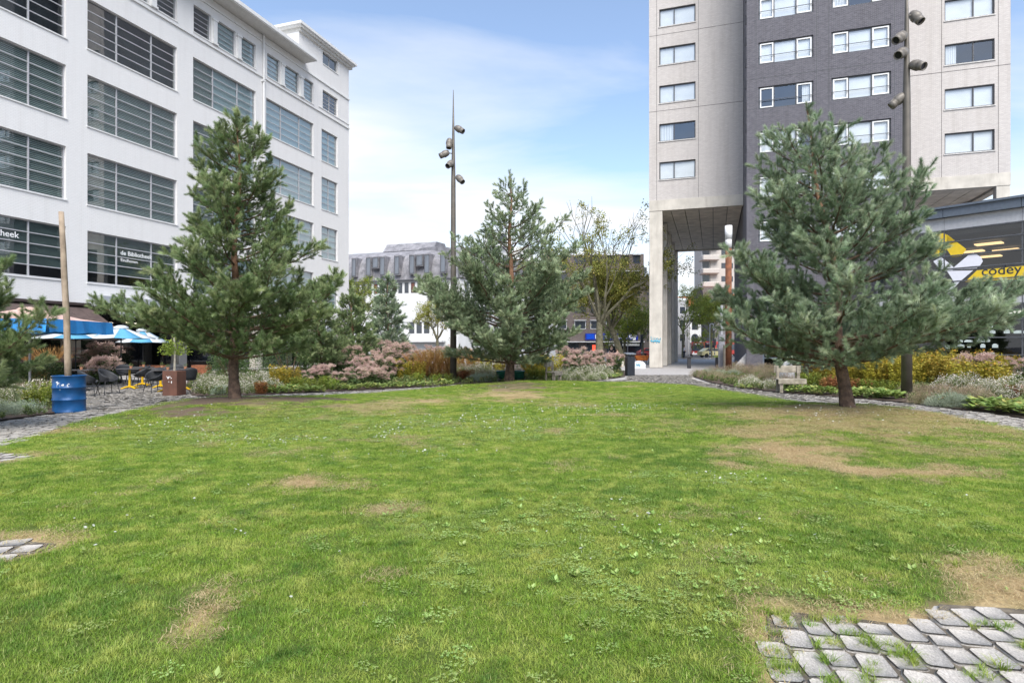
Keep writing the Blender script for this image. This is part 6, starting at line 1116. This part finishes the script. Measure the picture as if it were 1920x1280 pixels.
def person(x, y, rz, label, seated, top):
    r = empty('person', (x, y, 0), rz, label, 'person'); h0 = .48 if seated else .92
    def skinned(nm, V, E, Rr, m_):
        me = bpy.data.meshes.new(nm); me.from_pydata(V, E, []); me.materials.append(m_); o = linkmesh(nm, me, r); md = o.modifiers.new('s', 'SKIN'); 
        for i, q in enumerate(Rr): me.skin_vertices[0].data[i].radius = q if hasattr(q, '__len__') else (q, q)
        me.skin_vertices[0].data[0].use_root = True; su = o.modifiers.new('u', 'SUBSURF'); su.levels = su.render_levels = 1; return o
    if seated: legs = [(.1,-.45,.5),(.1,-.48,.06),(-.1,-.45,.5),(-.1,-.48,.06)]; ft = [(.1,-.62,.03),(-.1,-.62,.03)]
    else: legs = [(.1,-.02,.5),(.1,.03,.08),(-.1,.04,.5),(-.1,.08,.08)]; ft = [(.1,-.1,.03),(-.1,-.06,.03)]
    V = [(0,0,h0),(.1,0,h0-.02),legs[0],legs[1],ft[0],(-.1,0,h0-.02),legs[2],legs[3],ft[1],(0,0,h0+.25),(0,0,h0+.48),(0,-.01,h0+.58),(0,-.03,h0+.70),(0,-.03,h0+.79),(.19,0,h0+.46),(.25,-.04,h0+.2),(.18,-.22,h0+.06),(.15,-.3,h0+.05),(-.19,0,h0+.46),(-.25,-.04,h0+.2),(-.18,-.22,h0+.06),(-.15,-.3,h0+.05)]
    E = [(0,1),(1,2),(2,3),(3,4),(0,5),(5,6),(6,7),(7,8),(0,9),(9,10),(10,11),(11,12),(12,13),(10,14),(14,15),(15,16),(16,17),(10,18),(18,19),(19,20),(20,21)]
    mesh_o = empty('tmp'); bpy.data.objects.remove(mesh_o)
    bo = bpy.data.meshes.new('body'); RR = [(.15,.1),.09,.065,.045,(.04,.03),.09,.065,.045,(.04,.03),(.14,.09),(.15,.09),.05,(.08,.095),(.07,.08),.055,.042,.033,.03,.055,.042,.033,.03]
    skinned('body', V, E, RR, skin)
    skinned('top', [(0,0,h0-.02),(0,0,h0+.25),(0,0,h0+.47),(.19,0,h0+.46),(.25,-.04,h0+.22),(-.19,0,h0+.46),(-.25,-.04,h0+.22)], [(0,1),(1,2),(2,3),(3,4),(2,5),(5,6)], [(.165,.115),(.155,.105),(.16,.10),.07,.06,.07,.06], top)
    skinned('trousers', [(0,0,h0),(.1,0,h0-.02),legs[0],legs[1],(-.1,0,h0-.02),legs[2],legs[3]], [(0,1),(1,2),(2,3),(0,4),(4,5),(5,6)], [(.16,.115),.105,.08,.062,.105,.08,.062], jeans)
    MB().lathe([(.0,.13),(.06,.12),(.095,.07),(.1,.0),(.085,-.05)][::-1], 12, o=(0,.0,h0+.76)).build('hair', hair, r, smooth=True)
x, y = at(1157, 47); person(x, y, R(15), 'person in white shirt sitting beside the bicycles behind the pink flowers', True, shirt); lw = MB().box(-.5,.5,-.1,.3,0,.42).build('low_wall', concrete); lw.location = (x, y+.05, 0); tag(lw, 'low concrete seat wall under the sitting person', 'wall')
x, y = at(1147, 60); person(x, y, R(-40), 'person in dark coat standing behind the bicycles', False, darkcoat); x, y = at(1283, 80); person(x, y, R(70), 'person in pale top walking past the tower columns', False, shirt)
sl = empty('street_lamp', (0,0,0), 0, 'white hooked street lamp with black and white banded foot under the tower', 'street lamp'); x, y = at(1331, 78); sl.location = (x, y, 0); MB().tube([(0,0,1.2),(0,0,4.3)]+[(.24-.24*math.cos(a), 0, 4.3+.24*math.sin(a)) for a in np.linspace(.3, math.pi, 8)]+[(.48,0,4.0)], .05, 8).build('mast', whp, sl, smooth=True); MB().tube([(.48,0,4.0),(.48,0,3.7)], [.06,.09], 8).build('lamp_shade', whp, sl)
for k in range(6): MB().tube([(0,0,.2*k),(0,0,.2*k+.2)], .085, 10).build('band', frame_dark if k % 2 else whp, sl)
for px, Y_, h_, lab in ((1340,80,2.6,'traffic light with black and white banded foot beside the hooked lamp'),(1203,66,2.9,'traffic light beside the first column'),(1164,64,2.4,'traffic light behind the litter bin'),(1141,66,3.0,'traffic light left of the leaning tree')):
    x, y = at(px, Y_); t_ = empty('traffic_light', (x, y, 0), 0, lab, 'traffic light', 'traffic lights at the crossing')
    for k in range(5): MB().tube([(0,0,.2*k),(0,0,.2*k+.2)], .07, 8).build('band', frame_dark if k % 2 else whp, t_)
    MB().tube([(0,0,1.0),(0,0,h_)], .05, 8).build('post', frame_dark, t_); MB().box(-.15,.15,-.15,.1,h_-.85,h_).build('signal_head', frame_dark, t_, bevel=.02)
for px, Y_, h_, lab in ((1177,64,4.3,'slim grey pole with round blue sign behind the litter bin'),(1293,82,5.5,'slim pale flag pole left of the head on bus')):
    x, y = at(px, Y_); t_ = empty('sign_pole', (x, y, 0), 0, lab, 'pole'); MB().tube([(0,0,0),(0,0,h_)], .045, 8).build('post', frame_grey, t_)
    if px < 1200: MB().lathe([(0,0),(.3,0),(.3,.02),(0,.02)], 16, M=Matrix.Translation((-.2,-.08,3.6))@Matrix.Rotation(R(90),4,'X')).build('sign_disc', shopb2, t_)
